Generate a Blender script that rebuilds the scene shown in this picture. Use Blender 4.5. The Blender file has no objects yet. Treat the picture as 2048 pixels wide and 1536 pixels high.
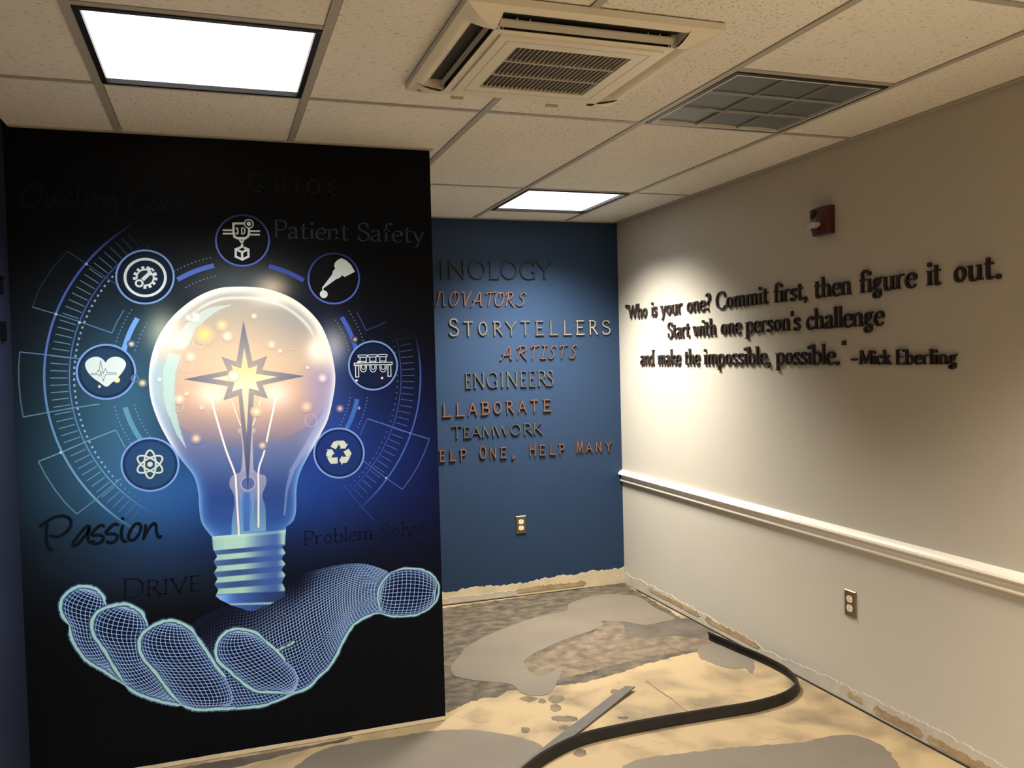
import bpy, math, random
import numpy as np
from mathutils import Matrix, Vector
from mathutils.geometry import tessellate_polygon
random.seed(7)
C = bpy.context.scene.collection
SC = bpy.context.scene
# ------------------------------------------------------------------ camera
FPX, YAW, PITCH, ROLL = 1702.86, .3337, -.0314, -.0257
EYE = 1.5106                                   # lens height above the floor
def basis():
    cy, sy, cp, sp = math.cos(YAW), math.sin(YAW), math.cos(PITCH), math.sin(PITCH)
    f = np.array([sy*cp, cy*cp, sp]); r = np.array([cy, -sy, 0.]); u = np.cross(r, f)
    cr, sr = math.cos(ROLL), math.sin(ROLL)
    return f, cr*r+sr*u, -sr*r+cr*u
FW, RT, UP = basis()
cam_d = bpy.data.cameras.new('camera'); cam = bpy.data.objects.new('camera', cam_d); C.objects.link(cam)
cam_d.sensor_fit = 'HORIZONTAL'; cam_d.sensor_width = 36; cam_d.lens = FPX*36/2048; cam_d.clip_start = .02
cam.matrix_world = Matrix(((RT[0], UP[0], -FW[0], 0), (RT[1], UP[1], -FW[1], 0), (RT[2], UP[2], -FW[2], EYE), (0, 0, 0, 1)))
SC.camera = cam
# ------------------------------------------------------------------ measured room (metres)
XL, XR, YB, YR, H = -.68, 2.496, 5.0347, -3.2, 2.366
MY, MX0, MX1 = 3.4254, -.68, .8557              # face of the partition with the mural
COL = [-.3071+.6096*i for i in range(5)]
R0, R1, R2, R3 = 2.2445, 2.8556, 4.0989, 4.7406
# ------------------------------------------------------------------ world, light, exposure
w = bpy.data.worlds.new('world'); SC.world = w; w.use_nodes = True
w.node_tree.nodes['Background'].inputs[0].default_value = (.5, .5, .5, 1)
w.node_tree.nodes['Background'].inputs[1].default_value = .05
vs = SC.view_settings; vs.view_transform = 'Standard'; vs.look = 'None'; vs.gamma = 1; vs.use_curve_mapping = False
vs.exposure = 0.0
LIGHTS = [  # x0, x1, y0, y1, watts, spread, colour
    (COL[3], COL[4], R2, R3, 66, 114, (1, .94, .83)),
    (COL[0], COL[1], R0, R1, 36, 130, (1, .99, .95)),
    (COL[3], COL[4], .2, .81, 115, 124, (1, .89, .74)),
    (COL[0], COL[1], -1.4, -.8, 40, 108, (1, .90, .76))]
GLOW = 2.0                                        # radiance of the lit lamp panels
for i, (x0, x1, y0, y1, wt, spd, col) in enumerate(LIGHTS):
    l = bpy.data.lights.new('lamp_light', 'AREA'); l.shape = 'RECTANGLE'; l.size = .52; l.size_y = .52
    l.energy = wt; l.spread = math.radians(spd); l.color = col
    o = bpy.data.objects.new('lamp_light', l); o.location = ((x0+x1)/2, (y0+y1)/2, H-.004); C.objects.link(o)

# ------------------------------------------------------------------ helpers
def ray(u, v):
    u = np.asarray(u, float); v = np.asarray(v, float)
    return FW + RT*((u-1024)/FPX)[..., None] - UP*((v-768)/FPX)[..., None]
def onx(u, v, X): d = ray(u, v); p = d*(X/d[..., 0])[..., None]; p[..., 2] += EYE; return p
def ony(u, v, Y): d = ray(u, v); p = d*(Y/d[..., 1])[..., None]; p[..., 2] += EYE; return p
def onz(u, v, Z=0.): d = ray(u, v); p = d*((Z-EYE)/d[..., 2])[..., None]; p[..., 2] += EYE; return p
def proj(P):
    P = np.asarray(P, float)-np.array([0, 0, EYE]); z = P@FW
    return 1024+FPX*(P@RT)/z, 768-FPX*(P@UP)/z
def lin(c):
    c = np.clip(np.asarray(c, float)/255, 0, 1)
    return np.where(c <= .04045, c/12.92, ((c+.055)/1.055)**2.4)

def nodes(m): return m.node_tree.nodes, m.node_tree.links
def mat(name, col, rough=.6, metal=0., spec=.5, emit=None, es=1.):
    m = bpy.data.materials.new(name); m.use_nodes = True
    b = m.node_tree.nodes['Principled BSDF']
    b.inputs['Base Color'].default_value = (*col, 1); b.inputs['Roughness'].default_value = rough
    b.inputs['Metallic'].default_value = metal; b.inputs['Specular IOR Level'].default_value = spec
    if emit: b.inputs['Emission Color'].default_value = (*emit, 1); b.inputs['Emission Strength'].default_value = es
    return m
def noisy(name, c1, c2, scale=8, detail=6, rough=.7, bump=.1, bscale=80, lo=.35, hi=.65, stretch=(1, 1, 1), metal=0., spec=.5, dist=0.):
    m = mat(name, c1, rough, metal, spec); n, l = nodes(m); b = n['Principled BSDF']
    tc = n.new('ShaderNodeTexCoord'); mp = n.new('ShaderNodeMapping'); mp.inputs['Scale'].default_value = stretch
    l.new(tc.outputs['Object'], mp.inputs[0])
    t = n.new('ShaderNodeTexNoise'); t.inputs['Scale'].default_value = scale; t.inputs['Detail'].default_value = detail
    t.inputs['Distortion'].default_value = dist; l.new(mp.outputs[0], t.inputs[0])
    r = n.new('ShaderNodeValToRGB'); r.color_ramp.elements[0].position = lo; r.color_ramp.elements[1].position = hi
    r.color_ramp.elements[0].color = (*c1, 1); r.color_ramp.elements[1].color = (*c2, 1)
    l.new(t.outputs[0], r.inputs[0]); l.new(r.outputs[0], b.inputs['Base Color'])
    t2 = n.new('ShaderNodeTexNoise'); t2.inputs['Scale'].default_value = bscale; t2.inputs['Detail'].default_value = 4
    l.new(mp.outputs[0], t2.inputs[0])
    bp = n.new('ShaderNodeBump'); bp.inputs['Strength'].default_value = bump; bp.inputs['Distance'].default_value = .002
    l.new(t2.outputs[0], bp.inputs['Height']); l.new(bp.outputs[0], b.inputs['Normal'])
    return m

def tag(o, label=None, cat=None, group=None, kind=None):
    for k, v in (('label', label), ('category', cat), ('group', group), ('kind', kind)):
        if v: o[k] = v
    return o
def empty(name, loc, label, cat, group=None):
    o = bpy.data.objects.new(name, None); o.location = loc; C.objects.link(o); o.empty_display_size = .05
    return tag(o, label, cat, group)
class MB:
    """collects shapes in world coordinates and links them as one mesh object"""
    def __init__(s): s.v = []; s.f = []; s.mi = []; s.c = []
    def add(s, v, f, mi=0):
        n = len(s.v); s.v += [tuple(map(float, p)) for p in v]; s.f += [tuple(i+n for i in q) for q in f]; s.mi += [mi]*len(f)
    def box(s, x0, y0, z0, x1, y1, z1, mi=0):
        v = [(x, y, z) for z in (z0, z1) for y in (y0, y1) for x in (x0, x1)]
        s.add(v, [(0, 2, 3, 1), (4, 5, 7, 6), (0, 1, 5, 4), (2, 6, 7, 3), (0, 4, 6, 2), (1, 3, 7, 5)], mi)
    def sweep(s, prof, path, closed=True, cap=True, mi=0):
        n, m = len(prof), len(path)
        # path: list of functions/frames (origin, a, b): point = o + a*p0 + b*p1
        v = [tuple(np.array(o)+np.array(a)*p[0]+np.array(b)*p[1]) for (o, a, b) in path for p in prof]
        f = []
        for i in range(m-1):
            for j in range(n if closed else n-1):
                k = (j+1) % n; f.append((i*n+j, i*n+k, (i+1)*n+k, (i+1)*n+j))
        if cap and closed: f += [tuple(range(n))[::-1], tuple(range((m-1)*n, m*n))]
        s.add(v, f, mi)
    def poly(s, pts, top, bottom=None, mi=0):
        """flat polygon on the floor with skirt; pts [(x,y)]"""
        tri = tessellate_polygon([[Vector((x, y, 0)) for x, y in pts]]); n = len(pts)
        v = [(x, y, top) for x, y in pts]; f = []
        for t in tri:
            a, b, c = [np.array(pts[i]) for i in t]
            f.append(tuple(t) if np.cross(b-a, c-a) > 0 else tuple(t)[::-1])
        if bottom is not None:
            v += [(x, y, bottom) for x, y in pts]
            f += [(i, (i+1) % n, n+(i+1) % n, n+i) for i in range(n)]
        s.add(v, f, mi)
    def build(s, name, mats, parent=None, smooth=False, bevel=0., auto=None):
        me = bpy.data.meshes.new(name); off = np.array(parent.matrix_world.translation if parent else (0, 0, 0)) if parent else np.zeros(3)
        if parent is not None:
            off = np.zeros(3); q = parent
            while q is not None: off += np.array(q.location); q = q.parent
        v = [tuple(np.array(p)-off) for p in s.v]
        me.from_pydata(v, [], s.f); mats = mats if isinstance(mats, (list, tuple)) else [mats]
        for m in mats: me.materials.append(m)
        if len(mats) > 1: me.polygons.foreach_set('material_index', s.mi)
        if smooth: me.polygons.foreach_set('use_smooth', [True]*len(s.f))
        me.update(); o = bpy.data.objects.new(name, me); C.objects.link(o)
        if parent is not None: o.parent = parent
        if bevel:
            b = o.modifiers.new('bevel', 'BEVEL'); b.width = bevel; b.segments = 2; b.limit_method = 'ANGLE'
        return o
def struct(name, mb, m, **k): return tag(mb.build(name, m, **k), kind='structure')
def box(*a):
    m = MB(); m.box(*a); return m
def spline(P, n=12, closed=False):
    P = [np.array(p, float) for p in P]; out = []
    N = len(P); seg = N if closed else N-1
    for i in range(seg):
        g = lambda k: P[k % N] if closed else P[min(max(k, 0), N-1)]
        a, b, c, d = g(i-1), g(i), g(i+1), g(i+2)
        for j in range(n):
            t = j/n; out.append(.5*((2*b)+(c-a)*t+(2*a-5*b+4*c-d)*t*t+(3*b-a-3*c+d)*t**3))
    if not closed: out.append(P[-1])
    return np.array(out)

# ------------------------------------------------------------------ materials
M = {}
M['tile'] = noisy('ceiling tile', (.72, .71, .67), (.76, .75, .71), 3, 3, .95, .35, 260)
def tile_mat(name, sx, sy, thr):
    m = noisy(name, (.72, .71, .67), (.76, .75, .71), 2, 3, .95, .25, 300); n, l = nodes(m); b = n['Principled BSDF']
    tc = n.new('ShaderNodeTexCoord'); mp = n.new('ShaderNodeMapping'); mp.inputs['Scale'].default_value = (sx, sy, 40)
    l.new(tc.outputs['Object'], mp.inputs[0]); t = n.new('ShaderNodeTexNoise'); t.inputs['Scale'].default_value = 1; t.inputs['Detail'].default_value = 2
    l.new(mp.outputs[0], t.inputs[0]); r = n.new('ShaderNodeValToRGB'); r.color_ramp.elements[0].position = thr; r.color_ramp.elements[1].position = thr+.05
    r.color_ramp.elements[0].color = (1, 1, 1, 1); r.color_ramp.elements[1].color = (.42, .38, .32, 1)
    l.new(t.outputs[0], r.inputs[0]); mx = n.new('ShaderNodeMix'); mx.data_type = 'RGBA'; mx.blend_type = 'MULTIPLY'; mx.inputs[0].default_value = 1
    src = b.inputs['Base Color'].links[0].from_socket
    l.new(src, mx.inputs[6]); l.new(r.outputs[0], mx.inputs[7]); l.new(mx.outputs[2], b.inputs['Base Color'])
    return m
M['tile_fissure'] = tile_mat('fissured ceiling tile', 45, 260, .635)
M['tile_pit'] = tile_mat('pitted ceiling tile', 130, 130, .62)
M['tee'] = mat('grid enamel', (.38, .365, .335), .45)
M['wall_r'] = noisy('warm grey wall paint', (.50, .465, .395), (.515, .48, .41), 1.5, 2, .55, .10, 220)
M['wall_b'] = noisy('blue wall paint', (.022, .043, .090), (.024, .046, .095), 1.5, 2, .45, .10, 220, spec=.12)
M['wall_l'] = noisy('dark blue wall paint', (.014, .020, .045), (.016, .022, .048), 1.5, 2, .6, .1, 220, spec=.2)
M['rail'] = mat('white trim paint', (.80, .74, .64), .35)
M['black_frame'] = mat('black lamp frame', (.008, .007, .008), .35)
M['white_edge'] = mat('white lamp lip', (.75, .75, .73), .4)
M['lit'] = mat('lit lamp panel', (.8, .8, .8), .5, emit=(1, .985, .95), es=GLOW)
M['reflector'] = mat('blue grey parabolic reflector', (.13, .15, .165), .4, .2)
M['blade'] = mat('louvre blade', (.42, .43, .44), .35, .1)
M['ac'] = noisy('cream plastic', (.70, .66, .55), (.73, .69, .58), 5, 2, .42, .02, 200)
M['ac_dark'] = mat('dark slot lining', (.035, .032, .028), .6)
M['ac_grille'] = mat('grey grille plastic', (.46, .43, .37), .5)
M['ac_vane'] = mat('pale vane', (.42, .40, .35), .45)
M['steel_plate'] = noisy('brushed steel plate', (.20, .16, .11), (.25, .20, .14), 30, 3, .32, .05, 300, metal=.9, stretch=(1, 1, 12))
M['ivory'] = mat('ivory plastic', (.78, .68, .47), .4)
M['slot'] = mat('dark slot', (.04, .03, .02), .7)
M['red'] = mat('dark red plastic', (.060, .008, .007), .4)
M['red_dark'] = mat('horn slots', (.02, .004, .004), .6)
M['vinyl_black'] = noisy('black vinyl', (.008, .0065, .005), (.013, .011, .009), 20, 3, .5, .1, 150, spec=.3)
M['vinyl_grey'] = noisy('grey vinyl', (.062, .052, .044), (.078, .065, .054), 15, 3, .55, .1, 150)
M['letter_black'] = mat('matt black acrylic', (.022, .013, .010), .5)
M['copper'] = noisy('brushed copper', (.24, .125, .085), (.29, .155, .105), 6, 2, .42, .05, 200, metal=.75)
M['bronze'] = noisy('dark bronze', (.13, .12, .10), (.20, .18, .14), 6, 2, .38, .05, 200, metal=.85)
M['dark_bronze'] = noisy('dark bronze', (.018, .018, .017), (.03, .03, .026), 6, 2, .34, .05, 200, metal=.2)
M['pewter'] = noisy('pewter', (.20, .19, .16), (.26, .25, .21), 6, 2, .40, .05, 200, metal=.85)
M['bright_steel'] = noisy('brushed steel', (.55, .53, .47), (.62, .60, .54), 6, 2, .27, .05, 200, metal=.95)
M['letter_side'] = mat('dark letter edge', (.012, .010, .012), .5)
M['copper_side'] = mat('dark copper edge', (.05, .018, .012), .5)
M['floor'] = noisy('stripped concrete slab', (.325, .238, .125), (.165, .120, .066), 4.0, 12, .75, .4, 45, .45, .68, dist=.3)
M['skim'] = noisy('grey skim coat', (.135, .112, .081), (.118, .096, .070), 3, 5, .7, .2, 60)
M['slab_brown'] = noisy('bare brown slab', (.035, .027, .017), (.115, .088, .056), 13, 14, .8, .4, 60, .36, .68, (1, 1.5, 1), dist=.2)
M['slab_dark'] = noisy('dark slab stain', (.05, .04, .029), (.09, .072, .052), 7, 8, .8, .3, 60)
M['slab_tan'] = noisy('brown mottled slab', (.075, .054, .034), (.16, .118, .073), 15, 14, .8, .3, 60, .36, .66)
M['plaster'] = noisy('bare cream plaster', (.66, .56, .38), (.56, .46, .30), 9, 6, .85, .5, 90)
M['glue'] = noisy('old tan adhesive', (.30, .21, .11), (.42, .32, .19), 14, 6, .85, .6, 90)
M['plaster_grey'] = noisy('scraped grey plaster', (.46, .41, .335), (.53, .48, .40), 12, 6, .85, .4, 90)
M['gap'] = mat('dark joint', (.015, .011, .008), .9)
m = mat('clear strobe lens', (.8, .8, .8), .06); m.node_tree.nodes['Principled BSDF'].inputs['Transmission Weight'].default_value = .6
M['lens'] = m
M['flat_black'] = mat('flat black paint', (.006, .006, .007), .9, spec=0.)
# printed vinyl: colours of the print come from the mesh colour attribute
m = mat('printed wallcovering', (0, 0, 0), .6, spec=.08); n, l = nodes(m)
a = n.new('ShaderNodeAttribute'); a.attribute_name = 'print'; l.new(a.outputs['Color'], n['Principled BSDF'].inputs['Base Color'])
tt = n.new('ShaderNodeTexNoise'); tt.inputs['Scale'].default_value = 500; bb = n.new('ShaderNodeBump'); bb.inputs['Strength'].default_value = .05; bb.inputs['Distance'].default_value = .001
l.new(tt.outputs[0], bb.inputs['Height']); l.new(bb.outputs[0], n['Principled BSDF'].inputs['Normal'])
M['print'] = m
PRINT_GAIN = np.array([1.07, 1.0, .86])                                  # light falling on the mural: print albedo = seen colour / gain

# ------------------------------------------------------------------ setting
T = .12
fl = struct('floor', box(XL-T, YR-T, -.1, XR+T, YB+T, 0), M['floor'])
wr = struct('wall_right', box(XR, YR-T, 0, XR+T, YB+T, H+.1), M['wall_r'])
wb = struct('wall_back', box(XL-T, YB, 0, XR, YB+T, H+.1), M['wall_b'])
wl = struct('wall_left', box(XL-T, YR-T, 0, XL, YB, H+.1), M['wall_l'])
struct('wall_front', box(XL, YR-T, 0, XR, YR, H+.1), M['wall_r'])
wp = struct('wall_partition', box(MX0, MY+.001, 0, MX1, MY+.13, H), M['wall_l'])
ce = struct('ceiling', box(XL-T, YR-T, H+.12, XR+T, YB+T, H+.16), M['tile'])
xs = [XL]+COL+[XR]
rear = [1.635, .81, .2, -1.4+.6096, -1.4, -2.4, YR]
def rows(k):
    y = [YB]
    if k == 4: y += [R3]
    y += [R2, R1]
    if k in (1, 4): y += [R0]
    return y+rear
lamps = {(4, R3, R2), (1, R1, R0), (4, R1, R0), (4, .81, .2), (1, rear[3], -1.4)}
tee = MB(); tz = .012
for k in range(6):
    yy = rows(k)
    for a, b in zip(yy[:-1], yy[1:]):
        if (k, a, b) in lamps: continue
        sty = 'tile_fissure' if k in (0, 2) and b < R2-.1 else ('tile_pit' if k in (3, 4) and a < R2+.1 and a > 0 else random.choice(['tile_fissure', 'tile_pit']))
        if k == 4 and a == R0: sty = 'tile_fissure'
        if k == 5: sty = 'tile_fissure'
        q = box(xs[k]+tz+.0025, b+tz+.001, H+.004, xs[k+1]-tz-.001, a-tz-.0025, H+.018)
        q.build('ceiling_tile', M[sty], ce)
    for a in yy[1:-1]: q = box(xs[k]+tz, a-tz, H+.002, xs[k+1]-tz, a+tz, H+.03); q.build('grid_bar', M['tee'], ce)
for x in COL:
    box(x-tz, YR, H, x+tz, YB, H+.03).build('grid_bar', M['tee'], ce)
struct('trim_1', box(XR-.022, YR, H-.002, XR, YB-.022, H+.02), M['tee'])
struct('trim_2', box(XL+.022, YB-.022, H-.002, XR-.022, YB, H+.02), M['tee'])
struct('trim_3', box(XL+.022, MY-.018, H-.0015, MX1+.012, MY, H+.02), M['tee'])
# chair rail on the right wall
prof = [(0, 0), (.010, -.002), (.021, -.009), (.029, -.019), (.032, -.027), (.030, -.031), (.012, -.034), (.0085, -.042), (.0085, -.058), (.012, -.062), (.019, -.0645), (.0195, -.070), (.012, -.073), (.009, -.079), (0, -.080)]
q = MB(); zt = EYE-.756
q.sweep(prof, [((XR+.001, y, zt), (-1, 0, 0), (0, 0, 1)) for y in (YR+.01, YB-.001)])
struct('trim_4', q, M['rail'])

# bare strips where the base came off, gaps and glue
def ragged(p0, p1, lo, hi, amp, n, horizontal, plane, depth, mname, name, parent, seed=0):
    """strip on a wall between p0 and p1 along the wall, heights lo..hi, ragged top (and bottom if lo>0)"""
    rr = random.Random(seed); q = MB(); t = []; b = []; cur = 0
    for i in range(n+1):
        s = p0+(p1-p0)*i/n; cur = cur*.75+rr.uniform(-1, 1)*amp*.6
        e = min(1, min(i, n-i)/3) if lo > .006 else 1
        h1 = hi(s) if callable(hi) else hi
        l1 = lo+(rr.uniform(-1, 1)*amp*.4 if lo > .006 else 0); mid = (l1+h1)/2
        t.append((s, mid+(h1+cur+rr.uniform(-1, 1)*amp*.3-mid)*e)); b.append((s, mid+(l1-mid)*e))
    for d in (0, depth):
        for s, z in t+b: q.v.append((s, plane-d, z) if horizontal else (plane-d, s, z))
    N = n+1
    for i in range(n):
        q.f += [(2*N+i, 2*N+i+1, 3*N+i+1, 3*N+i), (i, i+1, 2*N+i+1, 2*N+i), (N+i+1, N+i, 3*N+i, 3*N+i+1)]
    q.mi = [0]*len(q.f)
    return q.build(name, M[mname], parent)
ragged(XL, XR-.002, .004, lambda x: .085+.012*(x > 1.9)+.01*(x > 2.15), .010, 260, True, YB, .0025, 'plaster', 'bare_plaster_strip', wb, 1)['label'] = 'cream unpainted plaster strip at the foot of the blue wall'
ragged(1.2, 1.75, .010, .045, .006, 60, True, YB, .0040, 'plaster_grey', 'scraped_patch', wb, 2)
ragged(1.73, 2.22, .022, .052, .006, 70, True, YB, .0042, 'glue', 'adhesive_patch', wb, 3)['label'] = 'brown adhesive left on the plaster strip'
ragged(1.0, YB, .004, lambda y: .065+.014*math.sin(y*3.1), .008, 420, False, XR, .0022, 'plaster_grey', 'bare_plaster_strip', wr, 4)['label'] = 'scraped grey plaster strip at the foot of the pale wall'
for a, b, z0, z1, sd in ((2.2, 2.50, .012, .045, 5), (2.52, 2.78, .018, .05, 6), (3.55, 4.05, .03, .062, 7), (4.1, 4.7, .035, .06, 9), (2.0, 2.15, .02, .045, 8), (2.84, 2.93, .03, .05, 10)):
    ragged(a, b, z0, z1, .006, 60, False, XR, .0036, 'glue', 'adhesive_patch', wr, sd)
ragged(MX0, MX1, .002, .019, .001, 60, True, MY+.001, .0012, 'plaster', 'bare_plaster_strip', wp, 12)
box(XL, YB-.006, .0005, 2.19, YB, .005).build('floor_joint', M['gap'], wb)
box(XR-.008, 1.0, .0005, XR, 4.86, .006).build('floor_joint', M['gap'], wr)

# floor patches
def jag(P, amp, sub, seed):
    rr = random.Random(seed); out = []; N = len(P)
    for i in range(N):
        a, b = np.array(P[i]), np.array(P[(i+1) % N]); L = np.linalg.norm(b-a); k = max(1, int(L/sub))
        nn = np.array([-(b-a)[1], (b-a)[0]])/max(L, 1e-6)
        for j in range(k):
            out.append(tuple(a+(b-a)*j/k+nn*rr.uniform(-amp, amp)))
    return out
def patch(px, mname, top, seed, amp=.006, smooth=True, name='floor_patch', label=None):
    P = spline(px, 4, True) if smooth else np.array(px, float)
    W = onz(P[:, 0], P[:, 1])[:, :2]; W[:, 0] = np.clip(W[:, 0], XL, XR-.004); W[:, 1] = np.clip(W[:, 1], -1, YB-.004)
    q = MB(); q.poly(jag([tuple(p) for p in W], amp, .018, seed), top, 0.0)
    o = q.build(name, M[mname], fl)
    if label: o['label'] = label
    return o
patch([(889, 1216), (1100, 1186), (1240, 1168), (1262, 1176), (1330, 1216), (1400, 1262), (1450, 1292), (1400, 1302), (1300, 1326), (1180, 1362), (1060, 1376), (960, 1385), (889, 1392), (840, 1400), (800, 1230)], 'slab_brown', .0006, 1, .008, label='mottled brown slab by the blue wall')
patch([(1050, 1330), (1100, 1300), (1180, 1268), (1215, 1242), (1250, 1248), (1330, 1262), (1430, 1282), (1405, 1296), (1320, 1310), (1230, 1330), (1150, 1352), (1090, 1362)], 'slab_tan', .0009, 2, .008, label='reddish brown area inside the grey curve')
patch([(1249, 1247), (1262, 1246), (1310, 1250), (1360, 1238), (1385, 1240), (1425, 1262), (1432, 1280), (1390, 1276), (1340, 1272), (1290, 1276), (1255, 1268)], 'slab_dark', .0012, 3, .007, label='darkest stain near the pale wall')
patch([(914, 1317), (943, 1288), (1004, 1259), (1068, 1236), (1130, 1222), (1142, 1206), (1204, 1189), (1246, 1190), (1282, 1196), (1307, 1214), (1350, 1237), (1318, 1246), (1290, 1251), (1252, 1245), (1204, 1243), (1206, 1252), (1171, 1266), (1117, 1285), (1068, 1308), (1048, 1324), (1056, 1340), (1072, 1352), (1098, 1348), (1124, 1334), (1112, 1369), (1091, 1390), (1049, 1389), (1020, 1369), (962, 1363), (914, 1354), (902, 1338)], 'skim', .002, 4, .003, label='pale grey curved skim coat patch')
patch([(560, 1560), (640, 1502), (720, 1485), (785, 1475), (865, 1463), (946, 1461), (1026, 1472), (1084, 1492), (1075, 1512), (1050, 1545), (980, 1620), (700, 1680), (480, 1640)], 'skim', .002, 5, .003, label='grey skim coat patch in front of the mural')
patch([(1398, 1296), (1440, 1290), (1500, 1312), (1508, 1340), (1500, 1346), (1490, 1336), (1470, 1338), (1440, 1332), (1415, 1322), (1400, 1316)], 'skim', .0015, 6, .003)
patch([(1240, 1545), (1282, 1518), (1350, 1508), (1427, 1500), (1500, 1492), (1592, 1486), (1680, 1470), (1740, 1480), (1790, 1520), (1800, 1600), (1500, 1680), (1250, 1640)], 'skim', .0012, 7, .006)
patch([(889, 1392), (960, 1384), (1020, 1376), (1000, 1392), (960, 1398), (930, 1408), (905, 1420), (889, 1422)], 'slab_brown', .0010, 8, .01)
q = MB(); cr_ = spline([(1292, 1362), (1318, 1382), (1345, 1400), (1358, 1412), (1380, 1428)], 6); W = onz(cr_[:, 0], cr_[:, 1])[:, :2]
q.poly(jag([tuple(p) for p in W]+[tuple(p+np.array([.004, .003])) for p in W[::-1]], .0012, .02, 3), .0013, 0.); q.build('floor_crack', M['slab_tan'], fl)
patch([(345, 1540), (500, 1512), (640, 1488), (700, 1474), (690, 1482), (600, 1502), (500, 1528), (400, 1552)], 'slab_dark', .0012, 9, .005)
for i, (u, v, a, b) in enumerate([(1058, 1398, 18, 6), (1085, 1402, 8, 5), (1112, 1398, 17, 9), (1112, 1416, 14, 7), (1128, 1438, 30, 7), (1130, 1456, 14, 5), (1050, 1460, 10, 6), (1245, 1436, 12, 3), (1160, 1506, 12, 9), (1230, 1384, 12, 5), (1420, 1404, 46, 10), (1500, 1410, 40, 8), (1560, 1380, 22, 7), (1330, 1480, 22, 7), (1270, 1492, 14, 5), (1640, 1440, 26, 7), (1540, 1470, 30, 8), (1700, 1500, 30, 6), (960, 1440, 16, 5), (925, 1432, 10, 4)]):
    rr = random.Random(40+i)
    patch([(u+a*math.cos(t)*rr.uniform(.75, 1.15), v+b*math.sin(t)*rr.uniform(.7, 1.2)) for t in np.linspace(0, 2*math.pi, 9)[:-1]], 'slab_tan' if i < 10 else 'floor', .0008, 60+i, .004, name='floor_stain')

# ------------------------------------------------------------------ lamps
def lamp(x0, x1, y0, y1, on, label):
    t = empty('ceiling_light', ((x0+x1)/2, (y0+y1)/2, H), label, 'ceiling light', 'recessed square ceiling lights')
    e = .013; q = MB(); a, b, c, d = x0+e, x1-e, y0+e, y1-e; th = .016
    for g in ((a, c, b, c+th), (a, d-th, b, d), (a, c+th, a+th, d-th), (b-th, c+th, b, d-th)): q.box(g[0], g[1], H-.002, g[2], g[3], H+.05)
    q.build('frame', M['black_frame'], t)
    a += th; b -= th; c += th; d -= th
    if on:
        box(a, c, H+.012, b, d, H+.02).build('diffuser', M['lit'], t)
    else:
        q = MB(); L = .005
        for g in ((a, c, b, c+L), (a, d-L, b, d), (a, c+L, a+L, d-L), (b-L, c+L, b, d-L)): q.box(g[0], g[1], H-.003, g[2], g[3], H+.03)
        q.build('lip', M['white_edge'], t)
        a += L; b -= L; c += L; d -= L
        for i in (1, 2):
            x = a+(b-a)*i/3; box(x-.0015, c, H-.001, x+.0015, d, H+.006).build('louvre_blade', M['blade'], t)
            y = c+(d-c)*i/3; box(a, y-.0015, H-.0015, b, y+.0015, H+.006).build('louvre_blade', M['blade'], t)
        for i in range(3):
            for j in range(3):
                q = MB(); xa, xb = a+(b-a)*i/3+.002, a+(b-a)*(i+1)/3-.002; ya, yb = c+(d-c)*j/3+.002, c+(d-c)*(j+1)/3-.002
                n = 8; pr = [(xa+(xb-xa)*s, H+.007+.003*math.sin(math.pi*s)) for s in [k/n for k in range(n+1)]]
                q.sweep([(p[0], p[1]) for p in pr], [((0, ya, 0), (1, 0, 0), (0, 0, 1)), ((0, yb, 0), (1, 0, 0), (0, 0, 1))], closed=False)
                q.build('reflector_cell', M['reflector'], t, smooth=True)
    return t
lamp(COL[0], COL[1], R0, R1, 1, 'lit square ceiling light directly above the mural wall')
lamp(COL[3], COL[4], R2, R3, 1, 'lit square ceiling light in front of the blue lettered wall')
lamp(COL[3], COL[4], R0, R1, 0, 'unlit square ceiling light with nine dark louvre cells')
lamp(COL[3], COL[4], .2, .81, 1, 'lit square ceiling light overhead behind the viewer on the right')
lamp(COL[0], COL[1], -1.4, rear[3], 1, 'lit square ceiling light at the rear left of the room')

# ------------------------------------------------------------------ cassette air conditioner
ax0, ax1, ay0, ay1 = .585, 1.287, 1.935, 2.628; az = H-.012
ac = empty('cassette_air_conditioner', ((ax0+ax1)/2, (ay0+ay1)/2, az), 'cream square cassette air conditioner set in the ceiling tiles', 'air conditioner')
cx, cy = (ax0+ax1)/2, (ay0+ay1)/2; hw = (ax1-ax0)/2; hl = (ay1-ay0)/2
def ring(q, o0, o1, z0, z1):  # sloped square ring from half sizes o0 (outer) at z0 to o1 at z1
    v = []
    for (hx, hy), z in ((o0, z0), (o1, z1)):
        v += [(cx-hx, cy-hy, z), (cx+hx, cy-hy, z), (cx+hx, cy+hy, z), (cx-hx, cy+hy, z)]
    q.add(v, [(i, (i+1) % 4, 4+(i+1) % 4, 4+i) for i in range(4)])
IN = .232; zb = az-.030                             # centre block lower face
q = MB()
ring(q, (hw, hl), (hw, hl), az+.0125, az-.006); ring(q, (hw, hl), (hw-.012, hl-.012), az-.006, az-.010)
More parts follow.
